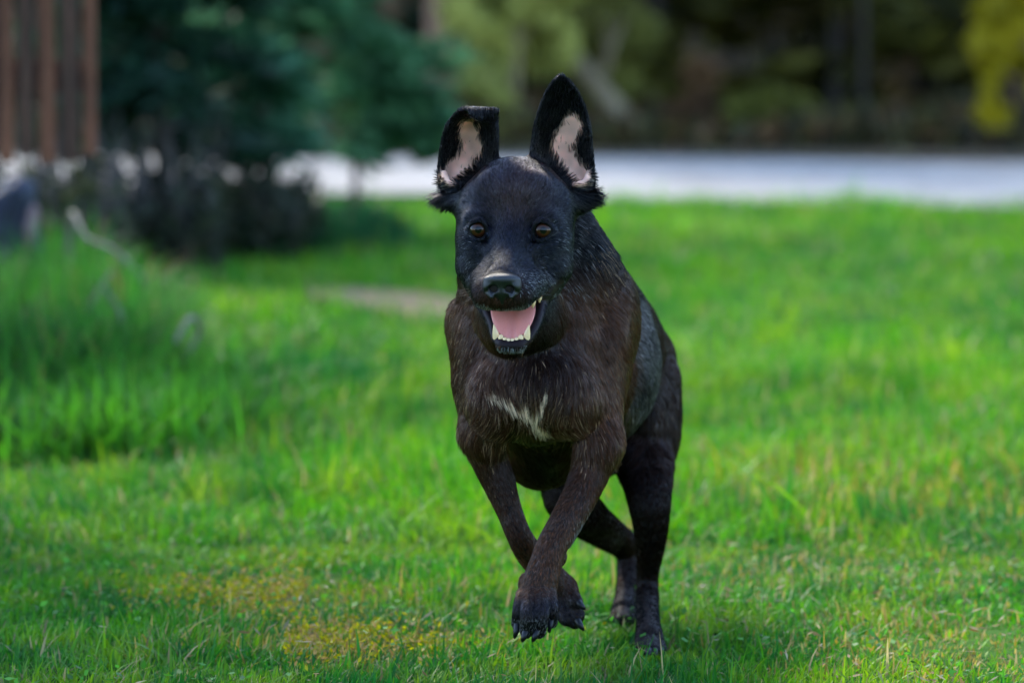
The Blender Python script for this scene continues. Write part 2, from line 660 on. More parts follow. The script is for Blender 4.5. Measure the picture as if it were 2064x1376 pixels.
TEAL = ((0.036, 0.110, 0.048), (0.180, 0.42, 0.175))
DKGR = ((0.008, 0.030, 0.015), (0.026, 0.080, 0.042))
OLIVE = ((0.045, 0.048, 0.008), (0.25, 0.22, 0.030))
OLIVD = ((0.026, 0.029, 0.008), (0.140, 0.125, 0.022))

# pines in front of the road, left of the dog
G1 = 'young pines growing along the near side of the road'
conifer('bluish green bushy pine nearest the dog, its boughs hanging over the pale road', gx(705, 16.0), 16.0, 2.6, 0.41, 0.35, TEAL, 101, 64, 95, 0.075, group=G1, trunk_r=0.013)
conifer('mid green pine with dark gaps, in the middle of the row beside the road', gx(520, 15.2), 15.2, 2.4, 0.44, 0.43, ((0.026, 0.090, 0.045), (0.125, 0.33, 0.165)), 102, 56, 70, 0.075, group=G1, trunk_r=0.022)
conifer('pine with shade put into its very dark green needles, next to the wooden plank fence', gx(330, 14.4), 14.4, 2.5, 0.45, 0.42, DKGR, 103, 60, 80, 0.08, group=G1, trunk_r=0.026)  # shade on the two left pines is put into their needle colour
conifer('small pine with shade put into its blackish green needles, half hidden behind the right end of the plank fence', gx(185, 15.0), 15.0, 2.3, 0.42, 0.42, DKGR, 104, 56, 75, 0.08, group=G1, trunk_r=0.02)

# dead twiggy growth under the pines
m_twig, nt, N_, L_, B_ = mat('grey_twig')
L_.new(ramp(nt, noise_tex(nt, 30, 4), [(0.3, (0.030, 0.024, 0.020)), (0.7, (0.085, 0.070, 0.060))]), B_.inputs['Base Color'])
B_.inputs['Roughness'].default_value = 0.85


def thicket(label, x, y, w, hh, n, seed, leaf_n=1100, cols=((0.012, 0.020, 0.009), (0.050, 0.060, 0.028))):
    r = np.random.default_rng(seed)
    root = tree_root('bramble_bush', label, 'bush', x, y, 'dark twiggy bushes under the young pines')
    limbs = []
    for i in range(n):
        bx_, by_ = r.uniform(-w, w), r.uniform(-0.25, 0.25)
        a = r.uniform(-0.5, 0.5)
        h_ = hh * r.uniform(0.5, 1.15)
        limbs.append([((bx_, by_, -0.02), 0.008), ((bx_ + a * 0.1 * h_, by_, h_ * 0.4), 0.007), ((bx_ + a * 0.3 * h_, by_ + 0.05, h_ * 0.75), 0.005), ((bx_ + a * 0.75 * h_, by_ + 0.08, h_), 0.002)])
    Vv, F = tubes(limbs, 5)
    np_mesh('stem', Vv, F, m_twig, parent=root)
    C = np.stack([r.uniform(-w, w, leaf_n) * 1.1, r.uniform(-0.3, 0.3, leaf_n), np.abs(r.normal(0, 0.45, leaf_n)) * hh * 0.62], 1)
    d = unit(r.normal(0, 1, (leaf_n, 3)))
    ww = unit(np.cross(d, r.normal(0, 1, (leaf_n, 3))))
    K = np.array(cols[0]) + (np.array(cols[1]) - np.array(cols[0])) * r.uniform(0, 1, (leaf_n, 1))
    Vv, F, K = cards(C, d * 0.05, ww * 0.018, K)
    np_mesh('foliage', Vv, F, m_leaf, parent=root, attrs={'leafcol': K}, smooth=False)


thicket('dark twiggy bush at the foot of the pines, the one nearest the dog', gx(520, 15.4), 15.4, 0.20, 0.36, 20, 5)
thicket('dark twiggy bush under the pines with the pale road showing through its stems', gx(420, 14.9), 14.9, 0.30, 0.40, 34, 6)
thicket('dark twiggy bush between the pines and the plank fence', gx(240, 14.2), 14.2, 0.30, 0.50, 70, 7)
thicket('dark twiggy bush below the raised planks of the wooden fence', gx(60, 13.8), 13.8, 0.30, 0.50, 70, 8)

broadleaf('unseen leafy tree added left of the view to shade the left corner of the lawn', -2.2, 8.7,  # out-of-view tree added to darken the near left lawn
          [(0, 0, 1.5, .6), (.3, -.3, 1.2, .5), (-.3, .4, 1.3, .5), (0, 0, 1.9, .6), (.4, .1, 2.3, .6), (-.4, 0, 2.5, .6), (.1, .4, 2.9, .65), (0, -.4, 2.2, .6), (.1, 0, 3.4, .5), (.35, -.3, 2.8, .5), (-.3, .4, 2.2, .5)],
          [[((0, 0, -.05), .09), ((0.02, 0, 1.0), .075), ((0, 0.02, 2.2), .05), ((.05, 0, 3.6), .01)], [((0, 0, 1.6), .03), ((.5, .1, 2.4), .008)], [((0, 0, 1.7), .03), ((-.5, 0, 2.6), .008)]],
          ((0.03, 0.09, 0.02), (0.07, 0.17, 0.03)), 36, 22000, 0.06, m_bark)

# ---- far side of the road
GF_ = 'trees at the edge of the wood beyond the road'
Y2 = 24.2
o = tree_root('forest_tree', 'thick brown trunk standing beyond the road behind the folded ear of the dog', 'tree', gx(905, Y2), Y2, GF_)
Vv, F = tubes([[((0, 0, -0.05), 0.17), ((0.0, 0, 0.3), 0.135), ((0.01, 0, 1.5), 0.12), ((0.03, 0, 4), 0.09), ((0.0, 0.1, 7), 0.03)],
               [((0, 0, 1.3), 0.03), ((0.5, 0.1, 1.6), 0.02), ((0.9, 0.2, 1.7), 0.01)], [((0, 0, 2.3), 0.03), ((-0.6, 0.1, 2.6), 0.02), ((-1.1, 0.2, 2.9), 0.01)]], 10)
np_mesh('trunk', Vv, F, m_bark, parent=o)
r = np.random.default_rng(77)
n = 3500
C = np.stack([r.normal(0, .8, n), r.normal(0.3, .7, n), r.uniform(1.8, 7.2, n)], 1)
C[:, :2] *= (1.25 - 0.13 * C[:, 2:3])
d = unit(r.normal(0, 1, (n, 3)))
w = unit(np.cross(d, r.normal(0, 1, (n, 3))))
K = np.array(OLIVD[0]) + (np.array(OLIVE[1]) - np.array(OLIVD[0])) * r.uniform(0, 1, (n, 1))
Vv, F, K = cards(C, d * 0.10, w * 0.04, K)
np_mesh('crown', Vv, F, m_leaf, parent=o, attrs={'leafcol': K}, smooth=False)

GRN = ((0.22, 0.23, 0.050), (0.58, 0.58, 0.15))
broadleaf('pale green sapling beyond the road, seen between the two ears of the dog', gx(1035, 23.6), 23.6,
          [(-.05, 0, .35, .24), (.1, .1, .55, .26), (-.12, 0, .75, .28), (.12, 0, .95, .3), (0, .1, 1.3, .35), (-.1, .1, 1.7, .3), (0.05, 0, .15, .2)],
          [[((0, 0, -.05), .03), ((0.02, 0, .8), .022), ((0, 0, 2.0), .005)], [((.01, 0, .5), .012), ((.2, 0, .9), .004)], [((.01, 0, .4), .012), ((-.2, 0, .8), .004)]],
          GRN, 31, 6000, 0.05, m_bark_p, GF_)
broadleaf('olive green sapling beyond the road just right of the upright ear of the dog', gx(1225, 24.6), 24.6,
          [(0, 0, .3, .22), (.05, 0, .6, .26), (-.1, 0, .9, .3), (.1, .1, 1.3, .35), (.0, .1, 1.8, .3)],
          [[((0, 0, -.05), .03), ((0, 0, .9), .02), ((.02, 0, 2.2), .005)], [((0, 0, .5), .01), ((.25, 0, .9), .003)]],
          ((0.10, 0.11, 0.02), (0.32, 0.31, 0.07)), 32, 2400, 0.045, m_bark_p, GF_)
o = tree_root('fallen_trunk', 'pale trunk leaning diagonally beyond the road, right of the dog', 'tree', gx(1290, 23.4), 23.4)
a, b = at(1325, 318, 23.4), at(1150, 110, 24.2)
rel = lambda p: np.asarray(p) - np.array([gx(1290, 23.4), 23.4, 0])
e_ = b + (b - a) * 1.2
Vv, F = tubes([[(rel(a - (b - a) * 0.08), .06), (rel(a * .5 + b * .5), .055), (rel(b), .05), (rel(e_), .03)],
               [(rel(a * .3 + b * .7), .02), (rel(a * .3 + b * .7) + np.array([.15, 0, .35]), .01)]], 9)
np_mesh('trunk', Vv, F, m_bark_p, parent=o)

# dark wood on the right
specs = [
    (1330, 25.6, 6.0, 1.15, 0.22, OLIVE, 'dark conifer with olive boughs beyond the road, right behind the leaning trunk', 41),
    (1560, 26.2, 6.5, 1.25, 0.25, OLIVD, 'blackish conifer deep in the wood above the low olive bush', 42),
    (1690, 25.4, 6.0, 1.00, 0.12, OLIVE, 'dark conifer with an olive bough reaching over the thin upright trunk', 43),
    (1860, 26.0, 6.5, 1.15, 0.30, OLIVD, 'blackish conifer in the wood left of the yellow green tree', 44),
    (2060, 26.6, 6.0, 1.20, 0.20, OLIVD, 'blackish conifer behind the yellow green tree at the right edge', 45),
    (1180, 27.0, 6.5, 1.10, 0.20, OLIVE, 'olive conifer in the wood behind the upright ear of the dog', 46),
    (960, 27.2, 6.5, 1.10, 0.15, ((0.03, 0.035, 0.012), (0.10, 0.10, 0.04)), 'brownish olive conifer in the wood behind the folded ear of the dog', 47),
    (760, 26.6, 6.5, 1.20, 0.15, DKGR, 'dark green conifer beyond the road behind the bluish green pine', 48),
    (540, 26.4, 6.5, 1.20, 0.15, DKGR, 'dark green conifer beyond the road behind the middle of the pine row', 49),
    (300, 26.8, 6.5, 1.25, 0.15, DKGR, 'dark green conifer beyond the road behind the very dark pine', 50),
    (60, 26.2, 6.5, 1.25, 0.15, DKGR, 'dark green conifer beyond the road behind the plank fence', 51)]
for px, Y, h_, rad, z0, cols, lab, sd in specs:
    conifer(lab, gx(px, Y), Y, h_, rad, z0, cols, sd, 60, 75, 0.13, m_bark_d, GF_, 'forest_conifer', 0.32, 0.045)
broadleaf('low olive bush at the foot of the dark wood, right of the dog', gx(1555, 24.0), 24.0,
          [(-.15, 0, .16, .14), (.0, 0, .2, .17), (.14, 0, .17, .14), (.22, 0, .10, .1)],
          [[((0, 0, -.03), .012), ((.05, 0, .25), .004)], [((0, 0, 0), .01), ((-.15, 0, .2), .003)], [((0, 0, 0), .01), ((.18, 0, .18), .003)]],
          ((0.06, 0.070, 0.010), (0.20, 0.20, 0.03)), 33, 900, 0.035, m_bark, None, 'low_bush', 'bush')
broadleaf('rusty brown bush at the edge of the wood, left of the low olive bush', gx(1405, 24.0), 24.0,
          [(-.1, 0, .14, .13), (.05, 0, .22, .15), (.02, 0, .38, .12)],
          [[((0, 0, -.03), .012), ((.05, 0, .4), .004)], [((0, 0, 0), .01), ((-.13, 0, .25), .003)]],
          ((0.10, 0.050, 0.022), (0.22, 0.12, 0.05)), 34, 700, 0.035, m_bark, None, 'low_bush', 'bush')
o = tree_root('slim_tree', 'thin upright trunk in front of the dark wood on the right', 'tree', gx(1737, 24.3), 24.3, GF_)
Vv, F = tubes([[((0, 0, -.05), .020), ((.005, 0, .5), .017), ((0, 0, 1.2), .015), ((.05, 0, 3.5), .015)], [((0, 0, .85), .012), ((.3, 0, 1.2), .005)], [((0, 0, 1.6), .012), ((-.35, 0, 2.0), .005)]], 8)
np_mesh('trunk', Vv, F, m_bark_d, parent=o)
n = 900
C = np.stack([r.normal(0, .3, n), r.normal(0, .3, n), r.uniform(1.6, 3.8, n)], 1)
d = unit(r.normal(0, 1, (n, 3)))
w = unit(np.cross(d, r.normal(0, 1, (n, 3))))
K = np.array(OLIVD[0]) + (np.array(OLIVE[1]) - np.array(OLIVD[0])) * r.uniform(0, 1, (n, 1))
Vv, F, K = cards(C, d * 0.06, w * 0.03, K)
np_mesh('crown', Vv, F, m_leaf, parent=o, attrs={'leafcol': K}, smooth=False)
YEL = ((0.26, 0.22, 0.008), (0.60, 0.48, 0.014))
broadleaf('yellow green leafy tree at the right edge in front of the dark wood', gx(2085, 22.8), 22.8,
          [(-.18, 0, .76, .17), (-.04, 0, .88, .2), (-.22, 0, .56, .15), (-.14, -.05, .36, .15), (-.05, 0, .62, .2), (.02, 0, .4, .18), (-.20, 0, .22, .11), (.1, .1, 1.2, .35), (-.1, 0, 1.6, .35), (.2, .1, 1.9, .35)],
          [[((.12, 0, -.05), .05), ((.1, 0, .7), .04), ((.05, 0, 2.0), .01)], [((.11, 0, .4), .015), ((-.15, 0, .7), .004)], [((.11, 0, .25), .015), ((-.2, 0, .45), .004)]],
          YEL, 35, 4200, 0.035, m_bark, GF_)

# knee-high growth on the forest floor: one mass
r = np.random.default_rng(63)
n = 15000
X_, Y_ = r.uniform(-9, 9, n), 22.9 + np.abs(r.normal(0, 2.0, n))
q = np.stack([X_, Y_, X_ * 0], 1)
hh_ = np.clip(0.16 + 0.16 * vnoise(q, 1.1, 71) + 0.06 * vnoise(q, 3.1, 72) + 0.05 * (Y_ - 23), 0.02, 0.6)
C = np.stack([X_, Y_, r.uniform(0.0, 1.0, n) * hh_], 1)
d = unit(r.normal(0, 1, (n, 3)) + np.array([0, 0, 0.5]))
w = unit(np.cross(d, r.normal(0, 1, (n, 3))))
K = np.array([0.018, 0.020, 0.007]) + (np.array([0.120, 0.100, 0.028]) - np.array([0.018, 0.020, 0.007])) * r.uniform(0, 1, (n, 1))
K = np.where(r.uniform(0, 1, (n, 1)) < 0.25, np.array([[0.20, 0.10, 0.045]]) * r.uniform(0.4, 1.2, (n, 1)), K)
Vv, F, K = cards(C, d * 0.075, w * 0.03, K)
o = np_mesh('undergrowth', Vv, F, m_leaf, attrs={'leafcol': K}, smooth=False)
tag(o, 'low brown and olive undergrowth along the edge of the wood', 'undergrowth', kind='stuff')

# far wood clothing the bank: one mass
r = np.random.default_rng(91)
C, A, Bv, K, limbs = [], [], [], [], []
for i in range(120):
    x, t = r.uniform(-26, 26), r.uniform(0.04, 0.75)
    y = 28.0 + 26 * t + 0.8 * math.sin(x * 0.5)
    z = -0.3 + 15 * t ** 0.9
    h_ = r.uniform(5, 8)
    limbs.append([((x, y, z - 0.3), .09), ((x, y, z + h_ * .5), .06), ((x, y, z + h_), .02)])
    n = 420
    q = r.uniform(0.06, 1, n)
    R_ = (1.5 * (1 - q) + 0.12) * r.uniform(0.2, 1, n) ** 0.5
    az = r.uniform(0, 2 * np.pi, n)
    C.append(np.stack([x + R_ * np.cos(az), y + R_ * np.sin(az), z + q * h_ - R_ * 0.3], 1))
    dd = unit(np.stack([np.cos(az), np.sin(az), np.full(n, -0.35)], 1) + r.normal(0, .35, (n, 3)))
    ww = unit(np.cross(dd, r.normal(0, .4, (n, 3)) + np.array([0, 0, 1])))
    A.append(dd * 0.30)
    Bv.append(ww * 0.14)
    c0 = (np.array(OLIVD[0]), np.array(OLIVD[1])) if x > 1 else (np.array(DKGR[0]), np.array(DKGR[1]))
    K.append(c0[0] + (c0[1] - c0[0]) * r.uniform(0, 1, (n, 1)))
Vv, F, K = cards(np.concatenate(C), np.concatenate(A), np.concatenate(Bv), np.concatenate(K))
o = np_mesh('far_woods', Vv, F, m_leaf, attrs={'leafcol': K}, smooth=False)
tag(o, 'dark conifer wood rising on the bank beyond the road', 'woods', kind='stuff')
Vv, F = tubes(limbs, 6)
np_mesh('trunks', Vv, F, m_bark_d, parent=o)['kind'] = 'stuff'

# unseen trees added behind the camera: they cut frontal light and close the horizon
r = np.random.default_rng(17)
n = 16000
tx = r.uniform(-34, 34, 60)
ty = -24 - r.uniform(0, 6, 60)
th_ = r.uniform(4.5, 7.5, 60)
pk_ = r.integers(0, 60, n)
q = r.uniform(0.02, 1, n)
R_ = (2.2 * (1 - q) + 0.15) * r.uniform(0, 1, n) ** 0.5
az = r.uniform(0, 2 * np.pi, n)
C = np.stack([tx[pk_] + R_ * np.cos(az), ty[pk_] + R_ * np.sin(az), q * th_[pk_]], 1)
d = unit(r.normal(0, 1, (n, 3)))
w = unit(np.cross(d, r.normal(0, 1, (n, 3))))
K = np.array(OLIVD[0]) + (np.array(TEAL[0]) - np.array(OLIVD[0])) * r.uniform(0, 1, (n, 1))
Vv, F, K = cards(C, d * 0.55, w * 0.30, K)
o = np_mesh('far_woods', Vv, F, m_leaf, attrs={'leafcol': K}, smooth=False)
tag(o, 'added line of unseen tall dark trees behind the place the picture is taken from', 'woods', kind='stuff')
Vv, F = tubes([[((tx[i], ty[i], -.1), .16), ((tx[i], ty[i], th_[i] * .6), .1), ((tx[i], ty[i], th_[i]), .02)] for i in range(60)], 6)
np_mesh('trunks', Vv, F, m_bark_d, parent=o)['kind'] = 'stuff'

# =================================================================== PLANK FENCE AND WHAT LIES BELOW IT
FY = 10.6
fr = empty('plank_fence', (gx(195, FY), FY, 0))
tag(fr, 'weathered reddish brown fence of upright wooden planks raised above the undergrowth', 'fence')
WOODS = []
for k, (d_, l_) in enumerate((((0.085, 0.030, 0.016), (0.26, 0.095, 0.050)), ((0.045, 0.021, 0.014), (0.130, 0.060, 0.038)),
                              ((0.11, 0.075, 0.06), (0.24, 0.17, 0.14)), ((0.014, 0.010, 0.010), (0.045, 0.032, 0.030)))):
    WOODS.append(bark('plank_wood_%s' % ('red', 'brown', 'grey', 'dark')[k], d_, l_, 6))
rp = random.Random(4)
x = 0.0
rp.seed(11)
zb, zt = at(100, 316, FY)[2], 1.85
k = 0
while x > -1.75:
    kind_ = (0, 1, 0, 1, 0, 3, 0, 1, 2, 0, 1, 0, 1)[k % 13]
    w_ = rp.uniform(0.012, 0.020) if kind_ == 2 else rp.uniform(0.020, 0.046)
    dz_, dy_ = rp.uniform(-0.018, 0.018), rp.uniform(-0.006, 0.006)
    bm = bmesh.new()
    bmesh.ops.create_cube(bm, size=1, matrix=Matrix.Translation((x - w_ / 2, dy_, (zb + zt) / 2 + dz_)) @ Matrix.Diagonal((w_, 0.018, zt - zb, 1)))
    bmesh.ops.bevel(bm, geom=bm.edges[:], offset=0.003, segments=1, affect='EDGES')
    bmesh.ops.rotate(bm, cent=(x, 0, zb), matrix=Matrix.Rotation(rp.uniform(-.008, .008), 3, 'Y'), verts=bm.verts)
    me = bpy.data.meshes.new('plank')
    bm.to_mesh(me)
    bm.free()
    me.materials.append(WOODS[kind_])
    link(bpy.data.objects.new('plank', me), fr)
    x -= w_ + rp.choice((0.003, 0.005, 0.012))
    k += 1


def box_part(name, parent, c, s, m, bev=0.004):
    bm = bmesh.new()
    bmesh.ops.create_cube(bm, size=1, matrix=Matrix.Translation(c) @ Matrix.Diagonal((*s, 1)))
    bmesh.ops.bevel(bm, geom=bm.edges[:], offset=bev, segments=2, affect='EDGES')
    me = bpy.data.meshes.new(name)
    bm.to_mesh(me)
    bm.free()
    me.materials.append(m)
    return link(bpy.data.objects.new(name, me), parent)


for z in (0.72, 1.55):
    box_part('rail', fr, (-0.88, 0.042, z), (1.74, 0.04, 0.08), WOODS[1])
for px_ in (-0.36, -1.02, -1.70):
    box_part('post', fr, (px_, 0.105, 0.85), (0.08, 0.08, 1.9), WOODS[1])

m_tarp, nt, N_, L_, B_ = mat('dark_blue_cloth')
L_.new(ramp(nt, noise_tex(nt, 9, 4), [(0.3, (0.003, 0.005, 0.012)), (0.7, (0.010, 0.018, 0.045))]), B_.inputs['Base Color'])
B_.inputs['Roughness'].default_value = 0.6
m_pink, nt, N_, L_, B_ = mat('pale_pink_cloth')
L_.new(ramp(nt, noise_tex(nt, 14, 4), [(0.3, (0.16, 0.08, 0.08)), (0.7, (0.30, 0.20, 0.21))]), B_.inputs['Base Color'])
B_.inputs['Roughness'].default_value = 0.8


def lump(name, parent, parts, m, seed, amp=0.02, step=0.012):
    P0 = np.array([p[0] for p in parts])
    R0 = np.array([p[1] for p in parts])
    lo, hi = (P0 - R0).min(0) - 0.04, (P0 + R0).max(0) + 0.04
    f = Field(*[np.arange(a, b, step) for a, b in zip(lo, hi)])
    for c, r_ in parts:
        f.ell(c, r_, 0.04)
    Vv, F = f.mesh()
    vn, _ = mesh_normals(Vv, F)
    Vv = Vv + vn * (vnoise(Vv, 14, seed) * amp + vnoise(Vv, 40, seed + 1) * amp * 0.35)[:, None]
    return np_mesh(name, Vv, F, m, parent=parent)


bx_, by_ = gx(42, 12.0), 12.0
bd = empty('cloth_bundle', (bx_, by_, 0))
bd.scale = (0.8, 0.8, 0.92)
tag(bd, 'dark blue cloth bundle with pale pink flap lying in grass below the plank fence', 'bundle')
lump('wrapping', bd, [((-0.03, 0.02, 0.16), (0.12, 0.12, 0.20)), ((-0.02, 0.02, 0.37), (0.075, 0.07, 0.09)), ((-0.09, 0.0, 0.28), (0.06, 0.06, 0.1))], m_tarp, 3)
lump('flap', bd, [((0.050, -0.05, 0.33), (0.020, 0.024, 0.040)), ((0.036, -0.075, 0.27), (0.018, 0.02, 0.045))], m_pink, 9, 0.008)

# =================================================================== GRASS
m_grass, nt, N_, L_, B_ = mat('grass_blade')
ga = N_.new('ShaderNodeAttribute')
ga.attribute_name = 'leafcol'
L_.new(ga.outputs['Color'], B_.inputs['Base Color'])
B_.inputs['Roughness'].default_value = 0.5
B_.inputs['Specular IOR Level'].default_value = 0.18
gt = N_.new('ShaderNodeBsdfTranslucent')
gh = N_.new('ShaderNodeHueSaturation')
gh.inputs['Value'].default_value = 1.3
gh.inputs['Saturation'].default_value = 1.05
L_.new(ga.outputs['Color'], gh.inputs['Color'])
L_.new(gh.outputs[0], gt.inputs['Color'])
gm_ = N_.new('ShaderNodeMixShader')
gm_.inputs[0].default_value = 0.42
L_.new(B_.outputs[0], gm_.inputs[1])
L_.new(gt.outputs[0], gm_.inputs[2])
L_.new(gm_.outputs[0], [x for x in N_ if x.type == 'OUTPUT_MATERIAL'][0].inputs['Surface'])


def blades(name, X, Y, Hh, W, col, lean, seed, nseg=3, curl=0.6, az=None):
    """curved, tapering grass blades as one mesh; the colour runs from a paler base to the blade's own tone"""
    r = np.random.default_rng(seed)
    n = len(X)
    az = r.uniform(0, 2 * np.pi, n) if az is None else az
    dirv = np.stack([np.cos(az), np.sin(az), np.zeros(n)], 1)
    face = az + np.pi / 2 + r.normal(0, 0.5, n)
    side = np.stack([np.cos(face), np.sin(face), np.zeros(n)], 1)
    base = np.stack([X, Y, lawn_z(X, Y) - 0.004], 1)
    lv = []
    for i in range(nseg + 1):
        t = i / nseg
        out = lean * (t ** (1 + curl))
        up = t * (1 - 0.30 * np.clip(lean, 0, 1.6) * t)
        c = base + dirv * (Hh * out)[:, None] + np.array([0, 0, 1.0]) * (Hh * up)[:, None]
        w = W * (0.75 + 0.5 * t * (1 - t) * 2) * (1 - t ** 2.2) * 0.5 + 0.0002
        lv.append(np.stack([c - side * w[:, None], c + side * w[:, None]], 1))
    Vv = np.stack(lv, 1).reshape(-1, 3)             # n, nseg+1, 2, 3
    k = (nseg + 1) * 2
    o = np.arange(n)[:, None] * k
    F = np.concatenate([np.stack([o[:, 0] + 2 * i, o[:, 0] + 2 * i + 1, o[:, 0] + 2 * i + 3, o[:, 0] + 2 * i + 2], 1) for i in range(nseg)])
    C = np.repeat(col, k, 0)
    return np_mesh(name, Vv, F, m_grass, attrs={'leafcol': C})


def grass_colours(X, Y, r, dry=0.05):
    P = np.stack([X, Y, np.zeros(len(X))], 1)
    a = vnoise(P, 1.4, 201) * 0.6 + vnoise(P, 5.0, 202) * 0.4
    b = vnoise(P, 9.0, 203)
    deep = np.array([0.016, 0.125, 0.018])
    fresh = np.array([0.098, 0.325, 0.014])
    yell = np.array([0.235, 0.360, 0.022])
    t = np.clip(0.5 + 0.85 * a + r.normal(0, 0.22, len(X)), 0, 1)[:, None]
    C = deep * (1 - t) + fresh * t
    u = np.clip(0.15 + 0.6 * b + r.normal(0, 0.15, len(X)), 0, 0.8)[:, None]
    C = C * (1 - u) + yell * u
    d = r.uniform(0, 1, len(X)) < dry
    C[d] = np.array([0.34, 0.27, 0.12]) * r.uniform(0.5, 1.25, d.sum())[:, None]
    return C * r.uniform(0.75, 1.2, len(X))[:, None]


rg = np.random.default_rng(12)


def dry_patch(X, Y):
    q = np.exp(-(((X + 0.34) / 0.16) ** 2 + ((Y - 6.85) / 0.22) ** 2)) + np.exp(-(((X + 0.26) / 0.16) ** 2 + ((Y - 6.35) / 0.16) ** 2)) \
        + 0.9 * np.exp(-(((X - 0.64) / 0.20) ** 2 + ((Y - 6.3) / 0.28) ** 2)) + 0.45 * np.exp(-(((X - 0.50) / 0.3) ** 2 + ((Y - 7.1) / 0.3) ** 2)) + 0.5 * np.exp(-(((X + 0.85) / 0.25) ** 2 + ((Y - 8.9) / 0.3) ** 2)) \
        + 0.5 * np.exp(-(((X - 0.75) / 0.4) ** 2 + ((Y - 8.2) / 0.5) ** 2)) + 0.5 * np.exp(-(((X + 0.30) / 0.26) ** 2 + ((Y - 12.75 + (X + .3) * 1.0) / 0.45) ** 2))
    return np.clip(q, 0, 1)


def lawn_band(y0, y1, xl, xr, dens, h0, h1, w0, w1, nseg, seed, dry):
    r = np.random.default_rng(seed)
    n = int((y1 - y0) * (xr - xl) * dens)
    X, Y = r.uniform(xl, xr, n), r.uniform(y0, y1, n)
    P = np.stack([X, Y, X * 0], 1)
    hn = 1 + 0.45 * vnoise(P, 2.2, 211) + 0.35 * vnoise(P, 8, 212)
    dp = dry_patch(X, Y)
    keep = (r.uniform(0, 1, n) > 0.45 * dp) & ~((np.abs(X + .3) < .3) & (np.abs(Y - 12.75 + (X + .3)) < .36) & (r.uniform(0, 1, n) < .7))
    X, Y, hn, dp = X[keep], Y[keep], hn[keep], dp[keep]
    n = len(X)
    H_ = r.uniform(h0, h1, n) * np.clip(hn, 0.45, 2.0) * (1 - 0.45 * dp)
    W = r.uniform(w0, w1, n) * (1 + 0.8 * (r.uniform(0, 1, n) < 0.08))
    H_ = H_ * (1 + 0.8 * (r.uniform(0, 1, n) < 0.04))
    lean = np.abs(r.normal(0.45, 0.5, n)) + 0.05
    C = grass_colours(X, Y, r, dry)
    yb = r.uniform(0, 1, n) < dp * 0.5
    C[yb] = (np.array([0.33, 0.24, 0.03]) * (1 - r.uniform(0, .6, (yb.sum(), 1))) + np.array([0.28, 0.22, 0.12]) * r.uniform(0, .6, (yb.sum(), 1)))
    Q_ = np.stack([X, Y, X * 0], 1)
    az = (vnoise(Q_, 3.5, 214) * 2.2 + r.normal(0, 1.0, n) + r.uniform(0, 6.28))
    az = np.where(r.uniform(0, 1, n) < 0.5, r.uniform(0, 6.28, n), az)
    return X, Y, H_, W, C, lean, nseg, az


for band in ((5.3, 7.4, -1.35, 1.35, 16000, 0.014, 0.036, 0.0024, 0.0046, 3, 301, 0.06),
             (7.4, 10.8, -2.4, 2.2, 4600, 0.035, 0.075, 0.0036, 0.0056, 3, 302, 0.05),
             (10.8, 18.2, -4.2, 3.8, 1250, 0.028, 0.060, 0.007, 0.011, 2, 303, 0.03)):
    X, Y, H_, W, C, lean, nseg, az = lawn_band(*band)
    o = blades('grass', X, Y, H_, W, C, lean, band[-2], nseg, az=az)
    tag(o, {301: 'bright green short grass in the foreground under the dog', 302: 'bright green meadow grass in the middle distance behind the dog',
            303: 'bright green meadow grass reaching to the pale road'}[band[-2]], 'grass', kind='stuff')

# flat dead bits, clover and chaff between the blades near the camera
n = 3600
X, Y = rg.uniform(-1.25, 1.25, n), rg.uniform(5.5, 8.5, n)
w = dry_patch(X, Y) + 0.10 + 0.35 * (X > 0.25)
keep = rg.uniform(0, 1, n) < w
X, Y = X[keep], Y[keep]
n = len(X)
C_ = np.stack([X, Y, 0.012 + rg.uniform(0, 0.03, n)], 1)
d = unit(np.stack([rg.normal(0, 1, n), rg.normal(0, 1, n), rg.normal(0, .35, n)], 1))
w = unit(np.cross(d, np.array([0, 0, 1.0]) + rg.normal(0, .4, (n, 3))))
ln = rg.uniform(0.004, 0.013, n)
K = np.where(rg.uniform(0, 1, (n, 1)) < 0.35, np.array([[0.34, 0.28, 0.15]]), np.array([[0.24, 0.15, 0.05]])) * rg.uniform(0.6, 1.2, (n, 1))
Vv, F, K = cards(C_, d * ln[:, None], w * (ln * 0.22)[:, None], K)
o = np_mesh('dead_grass', Vv, F, m_grass, attrs={'leafcol': K}, smooth=False)
tag(o, 'straw coloured dead bits lying between the short grass', 'dead grass', kind='stuff')

# small broad leaves among the blades near the camera
n = 9000
X, Y = rg.uniform(-1.3, 1.3, n), rg.uniform(5.4, 8.6, n)
q = np.stack([X, Y, X * 0], 1)
keep = vnoise(q, 3.0, 231) + 0.5 * vnoise(q, 9.0, 232) > 0.05
X, Y = X[keep], Y[keep]
n = len(X)
C_ = np.stack([X, Y, rg.uniform(0.008, 0.032, n)], 1)
d = unit(np.stack([rg.normal(0, 1, n), rg.normal(0, 1, n), rg.normal(0.2, .4, n)], 1))
w = unit(np.cross(d, np.array([0, 0, 1.0]) + rg.normal(0, .5, (n, 3))))
ln = rg.uniform(0.004, 0.009, n)
K = 0.8 * np.array([0.045, 0.20, 0.025]) * (1 - rg.uniform(0, 1, (n, 1))) + np.array([0.09, 0.26, 0.03]) * rg.uniform(0, 1, (n, 1))
Vv, F, K = cards(C_, d * ln[:, None], w * (ln * 0.55)[:, None], K)
o = np_mesh('ground_leaves', Vv, F, m_grass, attrs={'leafcol': K}, smooth=False)
tag(o, 'small round green leaves growing among the grass in the foreground', 'weeds', kind='stuff')

